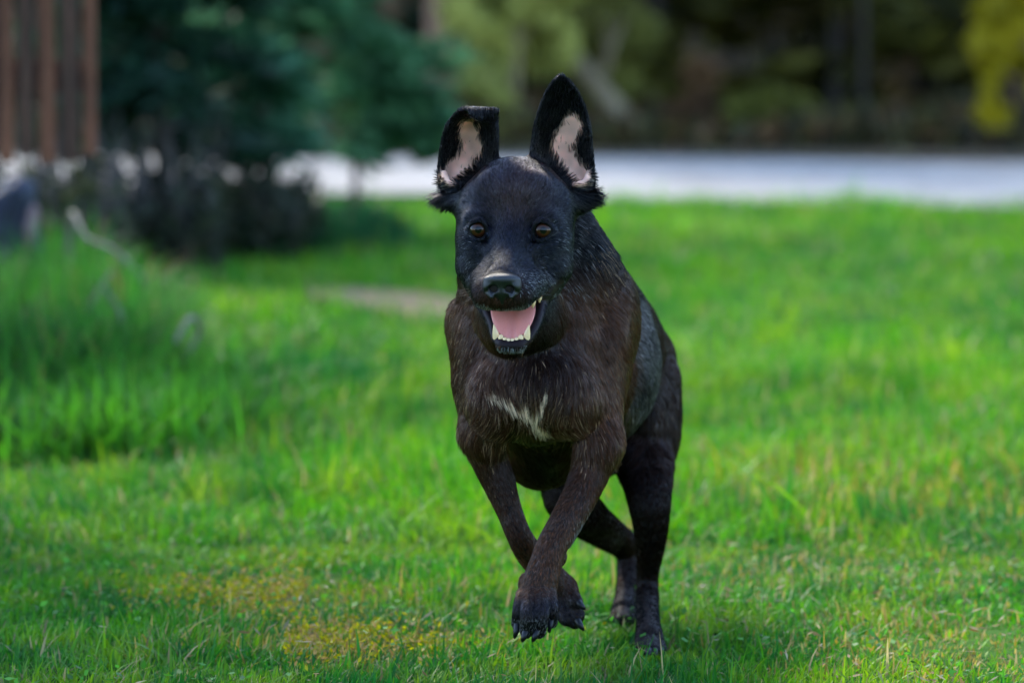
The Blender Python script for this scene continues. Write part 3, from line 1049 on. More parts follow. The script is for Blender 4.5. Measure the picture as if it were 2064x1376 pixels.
# yellow moss in two worn spots
n = 2400
X = np.where(rg.uniform(0, 1, n) < 0.5, rg.normal(-0.39, 0.10, n), rg.normal(-0.25, 0.13, n))
Y = np.where(X < -0.33, rg.normal(6.82, 0.13, n), rg.normal(6.34, 0.10, n))
C_ = np.stack([X, Y, 0.004 + np.abs(rg.normal(0, 0.012, n))], 1)
d = unit(rg.normal(0, 1, (n, 3)))
w = unit(np.cross(d, rg.normal(0, 1, (n, 3))))
K = np.where(rg.uniform(0, 1, (n, 1)) < 0.7, np.array([[0.36, 0.32, 0.015]]), np.array([[0.40, 0.26, 0.09]])) * rg.uniform(0.5, 1.2, (n, 1))
Vv, F, K = cards(C_, d * 0.0055, w * 0.0026, K)
o = np_mesh('moss', Vv, F, m_grass, attrs={'leafcol': K}, smooth=False)
tag(o, 'yellow moss showing through worn spots of the lawn in the left foreground', 'moss', kind='stuff')

# tall rank grass on the left, shade put into its darker green
n = 15000
Y = 8.9 + 4.2 * rg.uniform(0, 1, n) ** 1.3
right = np.interp(Y, [8.9, 9.6, 10.4, 11.5, 12.2, 13.2], [-0.78, -0.70, -0.72, -0.82, -0.98, -1.25])
X = right - np.abs(rg.normal(0, 0.45, n)) - 0.0
P = np.stack([X, Y, X * 0], 1)
H_ = rg.uniform(0.11, 0.30, n) * np.interp(Y, [8.9, 10.0, 11, 12], [0.5, 0.85, 1.0, 0.8]) * (1 + 0.45 * vnoise(P, 2.5, 221)) * np.clip((right - X) / 0.30 + 0.45, 0.4, 1.15)
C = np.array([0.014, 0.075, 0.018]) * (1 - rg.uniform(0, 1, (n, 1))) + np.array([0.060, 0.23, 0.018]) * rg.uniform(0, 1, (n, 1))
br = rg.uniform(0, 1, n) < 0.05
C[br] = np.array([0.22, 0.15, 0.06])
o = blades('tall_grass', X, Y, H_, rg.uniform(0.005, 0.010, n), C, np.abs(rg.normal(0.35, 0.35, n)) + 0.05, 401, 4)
tag(o, 'tall rank grass on the left below the fence, shade put into its dark green', 'grass', kind='stuff')
n = 2600
Y = rg.uniform(8.7, 10.2, n)
X = rg.normal(-0.80, 0.13, n) + 0.05 * np.sin(Y * 5)
o = blades('tall_grass', X, Y, rg.uniform(0.07, 0.21, n), rg.uniform(0.005, 0.011, n),
           np.array([0.03, 0.15, 0.016]) * (1 - rg.uniform(0, 1, (n, 1))) + np.array([0.085, 0.27, 0.02]) * rg.uniform(0, 1, (n, 1)), np.abs(rg.normal(0.5, 0.4, n)), 404, 4)
tag(o, 'bright green tufts of longer grass at the near edge of the tall grass', 'grass', kind='stuff')
n = 1500
X, Y = rg.normal(gx(545, 10.0), 0.13, n), rg.normal(10.1, 0.22, n)
o = blades('tall_grass', X, Y, rg.uniform(0.05, 0.13, n), rg.uniform(0.005, 0.008, n),
           np.array([0.018, 0.10, 0.018]) * rg.uniform(0.7, 1.6, (n, 1)), np.abs(rg.normal(0.4, 0.3, n)), 402, 4)
tag(o, 'low tuft of darker grass left of the dog in front of the bare strip', 'grass', kind='stuff')
n = 2600
X, Y = rg.uniform(gx(440, 16), gx(800, 16), n), rg.normal(15.9, 0.5, n)
X = X + (15.9 - Y) * 0.12
o = blades('tall_grass', X, Y, rg.uniform(0.06, 0.16, n), rg.uniform(0.007, 0.011, n),
           np.array([0.010, 0.065, 0.020]) * rg.uniform(0.7, 1.5, (n, 1)), np.abs(rg.normal(0.4, 0.3, n)), 403, 3)  # pine shadow on the lawn put into the dark blade colour
tag(o, 'lush hump of grass near the road with the shadow of the pines put into its dark colour', 'grass', kind='stuff')

# dry bent stems
m_straw, nt, N_, L_, B_ = mat('dry_stem')
L_.new(ramp(nt, noise_tex(nt, 25, 3), [(0.3, (0.10, 0.09, 0.07)), (0.7, (0.20, 0.18, 0.14))]), B_.inputs['Base Color'])
B_.inputs['Roughness'].default_value = 0.7


def stem(label, pts, Y, r0, r1, group=None):
    q = [at(a, b, Y + (c if c else 0)) for a, b, c in pts]
    base = q[0].copy()
    foot = np.array([base[0], base[1], 0])
    # resample smoothly
    q = np.array(q)
    t = np.linspace(0, len(q) - 1, 5 * (len(q) - 1) + 1)
    i = np.clip(t.astype(int), 0, len(q) - 2)
    f = (t - i)[:, None]
    p0, p1, p2, p3 = q[np.clip(i - 1, 0, None)], q[i], q[i + 1], q[np.clip(i + 2, None, len(q) - 1)]
    c = 0.5 * (2 * p1 + (p2 - p0) * f + (2 * p0 - 5 * p1 + 4 * p2 - p3) * f ** 2 + (3 * p1 - p0 - 3 * p2 + p3) * f ** 3)
    n_ = len(c)
    Vv, F = tubes([[(c[k] - foot, r0 + (r1 - r0) * k / (n_ - 1)) for k in range(n_)]], 7)
    o = np_mesh('dry_stem', Vv, F, m_straw)
    o.location = foot
    tag(o, label, 'dry stem', group)


GS = 'dry stems standing in the grass on the left'
stem('long grey dry stem arching over to the right in the tall grass on the left', [(135, 700, 0), (138, 520, 0), (145, 430, 0), (175, 480, -.1), (230, 505, -.15), (285, 560, -.2), (302, 625, -.2)], 11.3, 0.008, 0.005, GS)
stem('short pale dry blade leaning left in the tall grass below the long grey stem', [(265, 760, 0), (245, 640, 0), (205, 575, 0)], 10.2, 0.007, 0.004, GS)
stem('broad cream dry blade bent over at the right edge of the tall grass', [(350, 760, 0), (375, 720, 0), (402, 668, 0), (385, 640, -.05), (352, 690, -.1)], 9.9, 0.008, 0.005, GS)
stem('reddish dry stalk rising left of the long grey stem', [(150, 690, 0), (185, 610, 0), (225, 545, 0)], 10.6, 0.006, 0.004, GS)
stem('pale straw lying across bright grass left of the front leg of the dog', [(762, 1000, 0), (810, 975, 0), (862, 952, .05)], 8.35, 0.0035, 0.0025, None)
stem('thin yellow dry blade low at the left edge of the tall grass', [(20, 960, 0), (38, 880, 0), (45, 800, 0)], 9.0, 0.005, 0.003, GS)

# =================================================================== THE DOG
DOG = empty('dog', (0.09, 6.28, 0.0))
tag(DOG, 'black and brown short-haired dog running towards the camera with mouth open and ears flapping', 'dog')
bpy.context.view_layer.update()
DOG_INV = np.array(DOG.matrix_world.inverted())


def adopt(o, p=None):
    """parent while keeping the world-space coordinates in which the mesh was built"""
    o.parent = p or DOG
    o.matrix_parent_inverse = DOG.matrix_world.inverted() if p is None else Matrix.Identity(4)
    return o


def steps(*segs):
    out = []
    for a, b, d in segs:
        out.append(np.arange(a, b, d))
    return np.concatenate(out)


xs = steps((-0.135, 0.262, 0.0017))
ys = steps((5.74, 6.07, 0.0017), (6.07, 6.32, 0.0026), (6.32, 7.02, 0.0042))
zs = steps((-0.02, 0.40, 0.0021), (0.40, 0.872, 0.0017))
fld = Field(xs, ys, zs)


def pr(r, Y):
    return r * Y / F_PX


def E(px, py, Y, rx, ry_m, rz, k=20, R=None, op='add', f=None):
    (f or fld).ell(at(px, py, Y), (pr(rx, Y), ry_m, pr(rz, Y)), pr(k, Y), R, op)


def CH(pts, k=18, op='add', f=None):
    (f or fld).chain([(at(a, b, Y), pr(r, Y)) for a, b, Y, r in pts], pr(k, pts[0][2]), op)


def rot(ax, deg):
    return np.array(Matrix.Rotation(math.radians(deg), 3, ax))


# ---- trunk: rib cage, loin, rump
E(1105, 760, 6.33, 138, 0.24, 208, 30)
E(1225, 735, 6.58, 105, 0.18, 125, 40)
E(1262, 760, 6.72, 98, 0.13, 110, 40)
# fore chest
E(1082, 765, 6.12, 132, 0.120, 125, 40)
E(1075, 765, 6.07, 95, 0.09, 95, 40)
# withers / blades
CH([(1150, 545, 6.26, 78), (1185, 600, 6.36, 90), (1225, 655, 6.50, 92), (1262, 720, 6.66, 88)], 40)
E(964, 735, 6.15, 50, 0.085, 140, 40, rot('Y', -4))
E(1212, 735, 6.16, 58, 0.09, 165, 40, rot('Y', 8))
E(942, 655, 6.20, 40, 0.06, 60, 30)
E(1225, 625, 6.22, 48, 0.07, 90, 40)
E(1172, 730, 6.42, 158, 0.23, 182, 12)          # rib cage showing behind the shoulder
# neck
CH([(1045, 430, 6.10, 100), (1064, 560, 6.135, 137), (1076, 690, 6.13, 152)], 30)
CH([(1108, 490, 6.15, 100), (1140, 570, 6.16, 112), (1165, 650, 6.2, 110)], 40)
# breast muscles either side of the midline
E(1005, 800, 6.05, 60, 0.045, 78, 34, rot('Y', 10))
E(1150, 800, 6.05, 60, 0.045, 80, 34, rot('Y', -12))
# belly line, flank tuck-up, sheath
CH([(1085, 925, 6.25, 60), (1110, 900, 6.5, 65)], 40)
CH([(1085, 925, 6.47, 26), (1080, 972, 6.44, 15)], 14)

# ---- hind quarters (dog's left = image right)
E(1302, 830, 6.63, 60, 0.12, 165, 14, rot('Y', -4))
CH([(1296, 900, 6.58, 63), (1308, 1000, 6.45, 46), (1312, 1080, 6.46, 33), (1306, 1150, 6.50, 23),
    (1305, 1195, 6.49, 23), (1306, 1250, 6.38, 24), (1309, 1285, 6.31, 29)], 16)
CH([(1318, 760, 6.60, 48), (1312, 860, 6.58, 54)], 30)
for dx, dY in ((-20, 0.0), (-7, -0.02), (8, -0.02), (21, 0.0)):
    CH([(1309 + dx * .7, 1292, 6.30 + dY, 15), (1311 + dx, 1309, 6.262 + dY, 13.5)], 7)
E(1308, 1304, 6.29, 26, 0.03, 16, 10)
# other hind leg, set further back
E(1190, 830, 6.60, 82, 0.12, 140, 35)
CH([(1160, 920, 6.56, 74), (1150, 1000, 6.45, 56), (1180, 1040, 6.50, 45), (1222, 1072, 6.60, 36), (1258, 1098, 6.72, 29),
    (1266, 1130, 6.73, 23), (1262, 1190, 6.66, 21), (1257, 1228, 6.59, 25)], 24)
for dx, dY in ((-17, 0.0), (-6, -0.02), (7, -0.02), (18, 0.0)):
    CH([(1256 + dx * .7, 1235, 6.59 + dY, 13), (1256 + dx, 1250, 6.55 + dY, 12)], 6)
# tail carried behind the rump
CH([(1268, 690, 6.80, 34), (1262, 700, 6.88, 26), (1255, 730, 6.97, 19)], 20)

# ---- fore legs
# image left: upper arm and bent wrist, the paw swings behind the other leg
CH([(974, 865, 6.085, 40), (986, 925, 6.10, 35), (1006, 975, 6.10, 32), (1027, 1030, 6.095, 26), (1046, 1078, 6.09, 25),
    (1068, 1115, 6.11, 28), (1105, 1156, 6.13, 29), (1132, 1190, 6.145, 34)], 16)
CH([(968, 770, 6.11, 42), (974, 865, 6.085, 39)], 34)
E(962, 900, 6.13, 17, 0.03, 30, 16)
for a, b in (((1140, 1180), (1160, 1212)), ((1140, 1195), (1164, 1238)), ((1132, 1205), (1158, 1252)), ((1120, 1205), (1140, 1245))):
    CH([(a[0], a[1], 6.14, 20), (b[0], b[1], 6.115, 15)], 8)
# image right: reaches across in front
CH([(1206, 890, 6.065, 42), (1186, 962, 6.05, 37), (1146, 1040, 6.01, 33), (1113, 1098, 5.985, 31),
    (1100, 1135, 5.975, 32), (1089, 1172, 5.968, 36), (1081, 1204, 5.966, 36)], 16)
CH([(1196, 770, 6.105, 50), (1204, 840, 6.08, 46), (1206, 890, 6.065, 41)], 34)
CH([(1215, 885, 6.11, 28), (1232, 922, 6.12, 14)], 16)
E(1120, 1120, 6.02, 22, 0.03, 24, 14)
E(1063, 1178, 5.99, 18, 0.022, 26, 12)
TOES = [((1057, 1196), (1043, 1256), 5.958, 5.938, 15.5), ((1072, 1198), (1061, 1272), 5.942, 5.918, 16.5),
        ((1092, 1198), (1087, 1272), 5.942, 5.918, 16.5), ((1106, 1194), (1112, 1252), 5.958, 5.938, 15.5)]
for a, b, Ya, Yb, r in TOES:
    mid = ((a[0] + b[0]) / 2, (a[1] + b[1]) / 2)
    CH([(a[0], a[1], Ya, r), (mid[0], mid[1], Yb - 0.010, r + 1), (b[0], b[1], Yb, r - 3)], 4)
E(1080, 1252, 5.965, 30, 0.02, 15, 6)          # pads under the toes

# ---- head, sculpted in its own frame (units: px at the eyes; x right, y back, z up)
HS = 5.92 / F_PX
HO = at(1029, 465, 5.92)
HR = np.array(Matrix.Rotation(-0.12, 3, 'Z'))


def hp(x, y, z):
    return HO + HR @ (np.array([x, y, z], dtype=float) * HS)


def hE(x, y, z, rx, ry, rz, k=16, R=None, op='add', f=None):
    R2 = HR if R is None else HR @ R
    (f or fld).ell(hp(x, y, z), np.array([rx, ry, rz]) * HS, k * HS, R2, op)


def hC(pts, k=14, op='add', f=None):
    (f or fld).chain([(hp(x, y, z), r * HS) for x, y, z, r in pts], k * HS, op)


hE(0, 95, 52, 100, 105, 93, 30)
for s in (-1, 1):
    hE(s * 38, 42, 60, 46, 42, 62, 12)
    hE(s * 82, 92, 38, 38, 58, 48, 30)                               # temple
    hE(s * 60, 27, 28, 38, 34, 22, 18, rot('Y', s * 12))             # brow
    hE(s * 85, 66, -20, 35, 60, 56, 22)                              # cheek bone
    hE(s * 78, 62, -74, 41, 56, 46, 18)                              # jaw muscle
    hC([(s * 68, 24, -30, 23), (s * 50, -12, -62, 24), (s * 44, -46, -88, 28)], 20)          # under the eye
    hC([(s * 22, -6, -54, 36), (s * 34, -72, -104, 35), (s * 30, -122, -117, 34)], 20)
    hE(s * 38, -40, -12, 14, 20, 30, 18, op='cut')
    hE(s * 70, -34, -60, 20, 30, 30, 18, op='cut')                   # hollow below the eye                    # hollow beside the bridge   # flews
    hC([(s * 42, -60, -106, 31), (s * 58, 0, -112, 27), (s * 72, 50, -112, 26)], 14)
hC([(0, 18, 8, 40), (0, -18, -30, 36), (0, -60, -62, 33), (0, -116, -87, 31), (0, -134, -100, 31)], 22)      # bridge
hE(0, -134, -122, 36, 24, 28, 14)
hC([(0, 110, -115, 74), (0, 160, -180, 90)], 26)
# mouth hollow
hE(8, -36, -176, 50, 108, 30, 8, op='cut')
# lower jaw: a U of lip round the mouth floor, a bit skewed to the dog's left
JX = 13
for s in (-1, 1):
    hC([(s * 74, 56, -112, 22), (s * 63, 10, -140, 13), (JX + s * 46, -46, -180, 10), (JX + s * 33, -84, -209, 10),
        (JX + s * 14, -101, -223, 12)], 9)
hC([(JX - 16, -101, -223, 12), (JX, -104, -224, 12.5), (JX + 16, -101, -223, 12)], 9)
hC([(0, 60, -185, 46), (JX, -30, -214, 28), (JX, -80, -229, 12)], 22)
hC([(54, -52, -152, 6), (72, -30, -138, 9), (90, -6, -116, 8), (100, 14, -98, 4)], 5, 'cut')      # corner of the open mouth
# eye sockets and lids
for s in (-1, 1):
    hE(s * 64, -8, 1, 23, 26, 18.5, 5, op='cut')
    hC([(s * 43, -8, -7, 5), (s * 55, -13, 19, 4.5), (s * 71, -10, 19, 4.5), (s * 87, 4, 2, 5)], 7)
    hC([(s * 43, -8, -7, 4.5), (s * 56, -16, -16.5, 4), (s * 71, -12, -16.5, 4), (s * 87, 4, 0, 4.5)], 7)
# nose bed and philtrum
hE(0, -146, -98, 30, 22, 22, 8)

# ---- ears: sheets with a scooped inside, blended into the skull
EAR_R = [  # xl, yl, xr, yr, Y edge left, Y middle, Y edge right
    (1105, 408, 1172, 410, 6.01, 6.05, 6.02), (1085, 362, 1196, 376, 5.995, 6.045, 6.00), (1071, 322, 1194, 335, 5.99, 6.045, 6.00),
    (1073, 290, 1192, 296, 5.995, 6.043, 6.005), (1079, 254, 1188, 256, 6.00, 6.04, 6.01), (1089, 218, 1178, 220, 6.005, 6.035, 6.015),
    (1102, 188, 1165, 190, 6.01, 6.03, 6.02), (1114, 168, 1150, 170, 6.015, 6.027, 6.022), (1124, 158, 1139, 159, 6.02, 6.024, 6.022)]
EAR_L = [
    (908, 408, 965, 410, 6.03, 6.06, 6.02), (885, 370, 985, 366, 6.01, 6.06, 6.005), (887, 330, 1000, 330, 6.01, 6.06, 6.00),
    (891, 292, 1002, 292, 6.01, 6.058, 6.005), (898, 262, 1002, 262, 6.01, 6.052, 6.01), (910, 241, 1000, 242, 6.012, 6.04, 6.018),
    (924, 227, 996, 230, 6.01, 6.022, 6.015), (938, 221, 996, 225, 5.995, 6.005, 6.0), (946, 226, 1001, 224, 5.985, 5.99, 5.985),
    (950, 234, 1001, 226, 5.98, 5.985, 5.978), (962, 242, 1001, 240, 5.98, 5.982, 5.977)]


def ear_sheet(rows, nu=70, nv=110):
    rows = np.array(rows, float)
    t = np.linspace(0, len(rows) - 1, nv)
    # smooth interpolation along the rows
    i = np.clip(t.astype(int), 0, len(rows) - 2)
    f = (t - i)[:, None]
    p0 = rows[np.clip(i - 1, 0, None)]
    p1 = rows[i]
    p2 = rows[i + 1]
    p3 = rows[np.clip(i + 2, None, len(rows) - 1)]
    r = 0.5 * (2 * p1 + (p2 - p0) * f + (2 * p0 - 5 * p1 + 4 * p2 - p3) * f ** 2 + (3 * p1 - p0 - 3 * p2 + p3) * f ** 3)
    u = np.linspace(0, 1, nu)
    P = []
    for row in r:
        for a in u:
            px = row[0] + (row[2] - row[0]) * a
            py = row[1] + (row[3] - row[1]) * a
            w = 1 - (2 * a - 1) ** 2
            edge = row[4] + (row[6] - row[4]) * a
            P.append(at(px, py, edge + (row[5] - 0.5 * (row[4] + row[6])) * w))
    return np.array(P), np.tile(np.minimum(u, 1 - u), nv), np.repeat(t / (len(rows) - 1), nu)


for rows in (EAR_L, EAR_R):
    P, eu, ev = ear_sheet(rows)
    r = 0.0023 + 0.002 * np.minimum(1, eu * 4) + 0.0035 * np.clip(0.35 - ev, 0, 1) * np.minimum(1, eu * 3)
    sl, D = fld.splat(P, r)
    fld.put(sl, D, 0.010, 'add')
CH([(945, 390, 6.04, 36), (928, 362, 6.068, 30)], 24)
CH([(1142, 390, 6.04, 38), (1150, 355, 6.068, 34)], 24)
CH([(890, 400, 6.005, 7), (925, 408, 5.99, 18)], 18)      # skin fold / tuft below each ear
CH([(1194, 398, 6.0, 7), (1160, 410, 5.985, 20)], 18)
CH([(895, 350, 6.005, 7), (902, 368, 5.995, 8), (920, 376, 5.99, 8)], 7)
CH([(1188, 348, 6.0, 7), (1180, 368, 5.985, 8), (1160, 374, 5.98, 8)], 7)

V, Q = fld.mesh()
V, Q = largest_piece(V, Q)
del fld.F
# one light smoothing pass over the voxel steps
deg = np.zeros(len(V))
acc = np.zeros_like(V)
for i in range(4):
    a, b = Q[:, i], Q[:, (i + 1) % 4]
    np.add.at(acc, a, V[b])
    np.add.at(deg, a, 1)
V = V * 0.4 + 0.6 * acc / np.maximum(deg, 1)[:, None]
VN, FN = mesh_normals(V, Q)
PX, PY = to_px(V)
H = ((V - HO) @ HR) / HS          # head-frame coordinates of every vertex


def sstep(x, a, b):
    t = np.clip((x - a) / (b - a), 0, 1)
    return t * t * (3 - 2 * t)


def seg_d(px, py, a, b):
    ax, ay = a
    bx, by = b
    L = (bx - ax) ** 2 + (by - ay) ** 2
    t = np.clip(((px - ax) * (bx - ax) + (py - ay) * (by - ay)) / L, 0, 1)
    return np.hypot(px - ax - t * (bx - ax), py - ay - t * (by - ay))


def regions(P, N):
    """masks over points of the coat: bare inner ear, mouth, eye rim, white marks, brown, grizzled"""
    px, py = to_px(P)
    h = ((P - HO) @ HR) / HS
    isear = (P[:, 1] > 5.95) & (P[:, 1] < 6.10) & (py < 378)
    front = N[:, 1] < 0.25
    dl = np.minimum(seg_d(px, py, (944, 264), (952, 306)), seg_d(px, py, (944, 318), (908, 354)) * 1.1)
    dr = np.minimum(seg_d(px, py, (1153, 256), (1130, 302)), seg_d(px, py, (1136, 314), (1170, 356)) * 1.1)
    nz = vnoise(P, 160, 3) * 6
    pink = (1 - sstep(np.minimum(dl, dr) + nz, 14, 30)) * isear * front
    mouth = ((np.abs(h[:, 0] - 8) < 62) & (h[:, 1] > -98) & (h[:, 1] < 60) & (h[:, 2] < -138) & (h[:, 2] > -232)
             & ((N[:, 2] > 0.15) | (np.abs(h[:, 0] - 8) < 36) & (h[:, 2] > -214) & (h[:, 1] > -86) & (N[:, 1] < 0.2))) * 1.0
    mouth = np.maximum(mouth, ((h[:, 2] < -140) & (h[:, 2] > -180) & (np.abs(h[:, 0]) < 50) & (h[:, 1] > -104) & (h[:, 1] < 60) & (N[:, 2] < -0.3)) * 1.0)
    lip = ((h[:, 2] < -205) & (h[:, 2] > -229) & (h[:, 1] < -60) & (h[:, 1] > -125) & (np.abs(h[:, 0] - 10) < 60)
           & (N[:, 2] > -0.1)) * 1.0
    lip = np.maximum(lip, (seg_d(h[:, 0], h[:, 2], (62, -146), (97, -103)) < 7.5) * (h[:, 1] < 40) * (h[:, 0] > 0) * 1.0)
    e = np.minimum(np.hypot((h[:, 0] - 64) / 22.5, h[:, 2] / 17.5), np.hypot((h[:, 0] + 64) / 22.5, h[:, 2] / 17.5))
    eye = (e < 1) * (h[:, 1] < 40) * 1.0
    nose = (np.hypot(h[:, 0] / 38, (h[:, 2] + 97) / 27) < 1) * (h[:, 1] < -124) * 1.0
    return dict(px=px, py=py, h=h, pink=pink, mouth=mouth, lip=lip, eye=eye, nose=nose, isear=isear)


RG = regions(V, VN)
skin = np.tile(np.array([0.012, 0.010, 0.010]), (len(V), 1))
brown = sstep(vnoise(V, 9, 5) + 0.1, -0.6, 0.7) * sstep(RG['py'], 480, 640)
skin += brown[:, None] * np.array([0.012, 0.006, 0.003])
pk = RG['pink'][:, None]
pinkcol = np.array([0.95, 0.52, 0.36]) * (0.85 + 0.25 * vnoise(V, 90, 8)[:, None])
skin = skin * (1 - pk) + pinkcol * pk
mo = RG['mouth'][:, None]
mo = np.maximum(mo, RG['lip'][:, None])
skin = skin * (1 - mo) + np.array([0.016, 0.009, 0.010]) * mo
ey_ = RG['eye'][:, None]
skin = skin * (1 - ey_) + np.array([0.003, 0.003, 0.003]) * ey_
wet = np.maximum.reduce([RG['mouth'], RG['lip'], RG['eye'] * 0.3])

m_skin, nt, N_, L_, B_ = mat('dog_skin')
va = N_.new('ShaderNodeAttribute')
va.attribute_name = 'skin'
vw = N_.new('ShaderNodeAttribute')
vw.attribute_name = 'wet'
mr = N_.new('ShaderNodeMapRange')
mr.inputs['To Min'].default_value = 0.6
mr.inputs['To Max'].default_value = 0.42
L_.new(vw.outputs['Fac'], mr.inputs['Value'])
L_.new(mr.outputs[0], B_.inputs['Roughness'])
L_.new(va.outputs['Color'], B_.inputs['Base Color'])
B_.inputs['Specular IOR Level'].default_value = 0.10
B_.inputs['Subsurface Weight'].default_value = 0.3
B_.inputs['Subsurface Radius'].default_value = (0.006, 0.002, 0.001)
B_.inputs['Subsurface Scale'].default_value = 1.0
tn = N_.new('ShaderNodeTexNoise')
tn.inputs['Scale'].default_value = 900
tn.inputs['Detail'].default_value = 3
bp = N_.new('ShaderNodeBump')
bp.inputs['Strength'].default_value = 0.15
bp.inputs['Distance'].default_value = 0.001
L_.new(tn.outputs['Fac'], bp.inputs['Height'])
L_.new(bp.outputs[0], B_.inputs['Normal'])

body = np_mesh('body', V, Q, m_skin, attrs={'skin': skin, 'wet': wet})
adopt(body)

# ---- eyes
m_eye, nt, N_, L_, B_ = mat('dog_eye')
tc = N_.new('ShaderNodeAttribute')
tc.attribute_name = 'ring'
cr = N_.new('ShaderNodeValToRGB')
cr.color_ramp.elements[0].position = 0.0
cr.color_ramp.elements[0].color = (0.002, 0.002, 0.002, 1)
cr.color_ramp.elements[1].position = 1.0
cr.color_ramp.elements[1].color = (0.008, 0.006, 0.006, 1)
for p, c in ((0.28, (0.002, 0.002, 0.002, 1)), (0.40, (0.044, 0.013, 0.004, 1)), (0.62, (0.030, 0.009, 0.003, 1)), (0.78, (0.01, 0.006, 0.005, 1))):
    e_ = cr.color_ramp.elements.new(p)
    e_.color = c
L_.new(tc.outputs['Fac'], cr.inputs[0])
L_.new(cr.outputs[0], B_.inputs['Base Color'])
B_.inputs['Roughness'].default_value = 0.5
B_.inputs['Specular IOR Level'].default_value = 0.0
B_.inputs['Coat IOR'].default_value = 1.36
B_.inputs['Coat Weight'].default_value = 1.0
B_.inputs['Coat Roughness'].default_value = 0.02


def uv_ball(c, r, n=40, m=24, axis=(0, -1, 0)):
    th = np.linspace(0, np.pi, m)
    ph = np.linspace(0, 2 * np.pi, n, endpoint=False)
    T, Pn = np.meshgrid(th, ph, indexing='ij')
    ring = (T / np.pi * 3.2).ravel()
    P = np.stack([np.sin(T) * np.cos(Pn), np.sin(T) * np.sin(Pn), np.cos(T)], -1).reshape(-1, 3)
    q = np.array(Vector(axis).to_track_quat('Z', 'Y').to_matrix())
    P = P @ q.T * r + np.asarray(c)
    F = []
    for i in range(m - 1):
        for j in range(n):
            F.append((i * n + j, (i + 1) * n + j, (i + 1) * n + (j + 1) % n, i * n + (j + 1) % n))
    return P, np.array(F), np.clip(ring, 0, 1)


for s in (-1, 1):
    P, F, ring = uv_ball(hp(s * 64, 7, 1), 22 * HS, axis=HR @ np.array([s * 0.10 + 0.10, -1, 0.05]))
    o = np_mesh('eye', P, F, m_eye, attrs={'ring': ring})
    adopt(o)

# ---- nose leather
m_nose, nt, N_, L_, B_ = mat('nose_leather')
B_.inputs['Base Color'].default_value = (0.005, 0.005, 0.006, 1)
B_.inputs['Roughness'].default_value = 0.30
B_.inputs['Specular IOR Level'].default_value = 0.55
vo = N_.new('ShaderNodeTexVoronoi')
vo.inputs['Scale'].default_value = 700
bp = N_.new('ShaderNodeBump')
bp.inputs['Strength'].default_value = 0.35
bp.inputs['Distance'].default_value = 0.0006
L_.new(vo.outputs['Distance'], bp.inputs['Height'])
L_.new(bp.outputs[0], B_.inputs['Normal'])
nc = hp(0, -156, -106)
nf = Field(np.arange(nc[0] - .036, nc[0] + .036, .0009), np.arange(nc[1] - .03, nc[1] + .03, .0009), np.arange(nc[2] - .04, nc[2] + .03, .0009))
hE(0, -156, -96, 37, 20, 14, 5, R=rot('X', -8), f=nf)          # broad flat top of the pad
hE(0, -158, -112, 27, 13, 20, 10, f=nf)
for s in (-1, 1):
    hE(s * 27, -156, -108, 12, 15, 13, 7, f=nf)
    hC([(s * 31, -160, -119, 4.5), (s * 20, -165, -129, 4.5)], 6, f=nf)
hC([(0, -160, -122, 8), (0, -154, -140, 6)], 8, f=nf)
for s in (-1, 1):
    hE(s * 17, -176, -114, 11, 17, 8.5, 3, op='cut', f=nf)
    hC([(s * 22, -178, -118, 5), (s * 36, -164, -121, 3.5)], 3, 'cut', f=nf)
hC([(0, -176, -112, 2.2), (0, -170, -132, 2.2)], 3, 'cut', f=nf)
P, F = nf.mesh()
P, F = largest_piece(P, F)
P = P + HR @ np.array([2.0, 0, 8.0]) * HS
adopt(np_mesh('nose', P, F, m_nose))

# ---- tongue
m_tong, nt, N_, L_, B_ = mat('tongue')
tn = N_.new('ShaderNodeTexNoise')
tn.inputs['Scale'].default_value = 110
tn.inputs['Detail'].default_value = 6
cr = N_.new('ShaderNodeValToRGB')
cr.color_ramp.elements[0].position = 0.3
cr.color_ramp.elements[0].color = (0.80, 0.23, 0.18, 1)
cr.color_ramp.elements[1].position = 0.7
cr.color_ramp.elements[1].color = (0.95, 0.38, 0.31, 1)
L_.new(tn.outputs['Fac'], cr.inputs[0])
L_.new(cr.outputs[0], B_.inputs['Base Color'])
B_.inputs['Roughness'].default_value = 0.26
B_.inputs['Subsurface Weight'].default_value = 0.3
B_.inputs['Subsurface Radius'].default_value = (0.008, 0.003, 0.002)
B_.inputs['Subsurface Scale'].default_value = 1.0
tn2 = N_.new('ShaderNodeTexNoise')
tn2.inputs['Scale'].default_value = 420
tn2.inputs['Detail'].default_value = 4
bp = N_.new('ShaderNodeBump')
bp.inputs['Strength'].default_value = 0.3
bp.inputs['Distance'].default_value = 0.0015
L_.new(tn2.outputs['Fac'], bp.inputs['Height'])
L_.new(bp.outputs[0], B_.inputs['Normal'])
TL = [(0, 60, -128, 42, 14), (4, 20, -140, 46, 13), (8, -20, -158, 48, 12), (11, -52, -178, 44, 10), (12, -76, -199, 34, 9), (13, -88, -209, 22, 8), (13, -93, -214, 8, 5)]
P = []
n = 24
for x, y, z, w, t in TL:
    for a in np.linspace(0, 2 * np.pi, n, endpoint=False):
        cx, sy = math.cos(a), math.sin(a)
        groove = 9 * math.exp(-(cx * w / 5) ** 2) if sy > 0 else 0
        edge = 5 * abs(cx) ** 3
        P.append(hp(x + w * cx, y - (t * sy - groove) * 0.75 - edge * .3, z + (t * sy - groove) * 0.66 + edge))
F = []
for i in range(len(TL) - 1):
    for j in range(n):
        F.append((i * n + j, i * n + (j + 1) % n, (i + 1) * n + (j + 1) % n, (i + 1) * n + j))
F.append(tuple([(len(TL) - 1) * n + q for q in (0, 8, 16, 20)]))
o = np_mesh('tongue', np.array(P), np.array(F), m_tong)
sub = o.modifiers.new('smooth', 'SUBSURF')
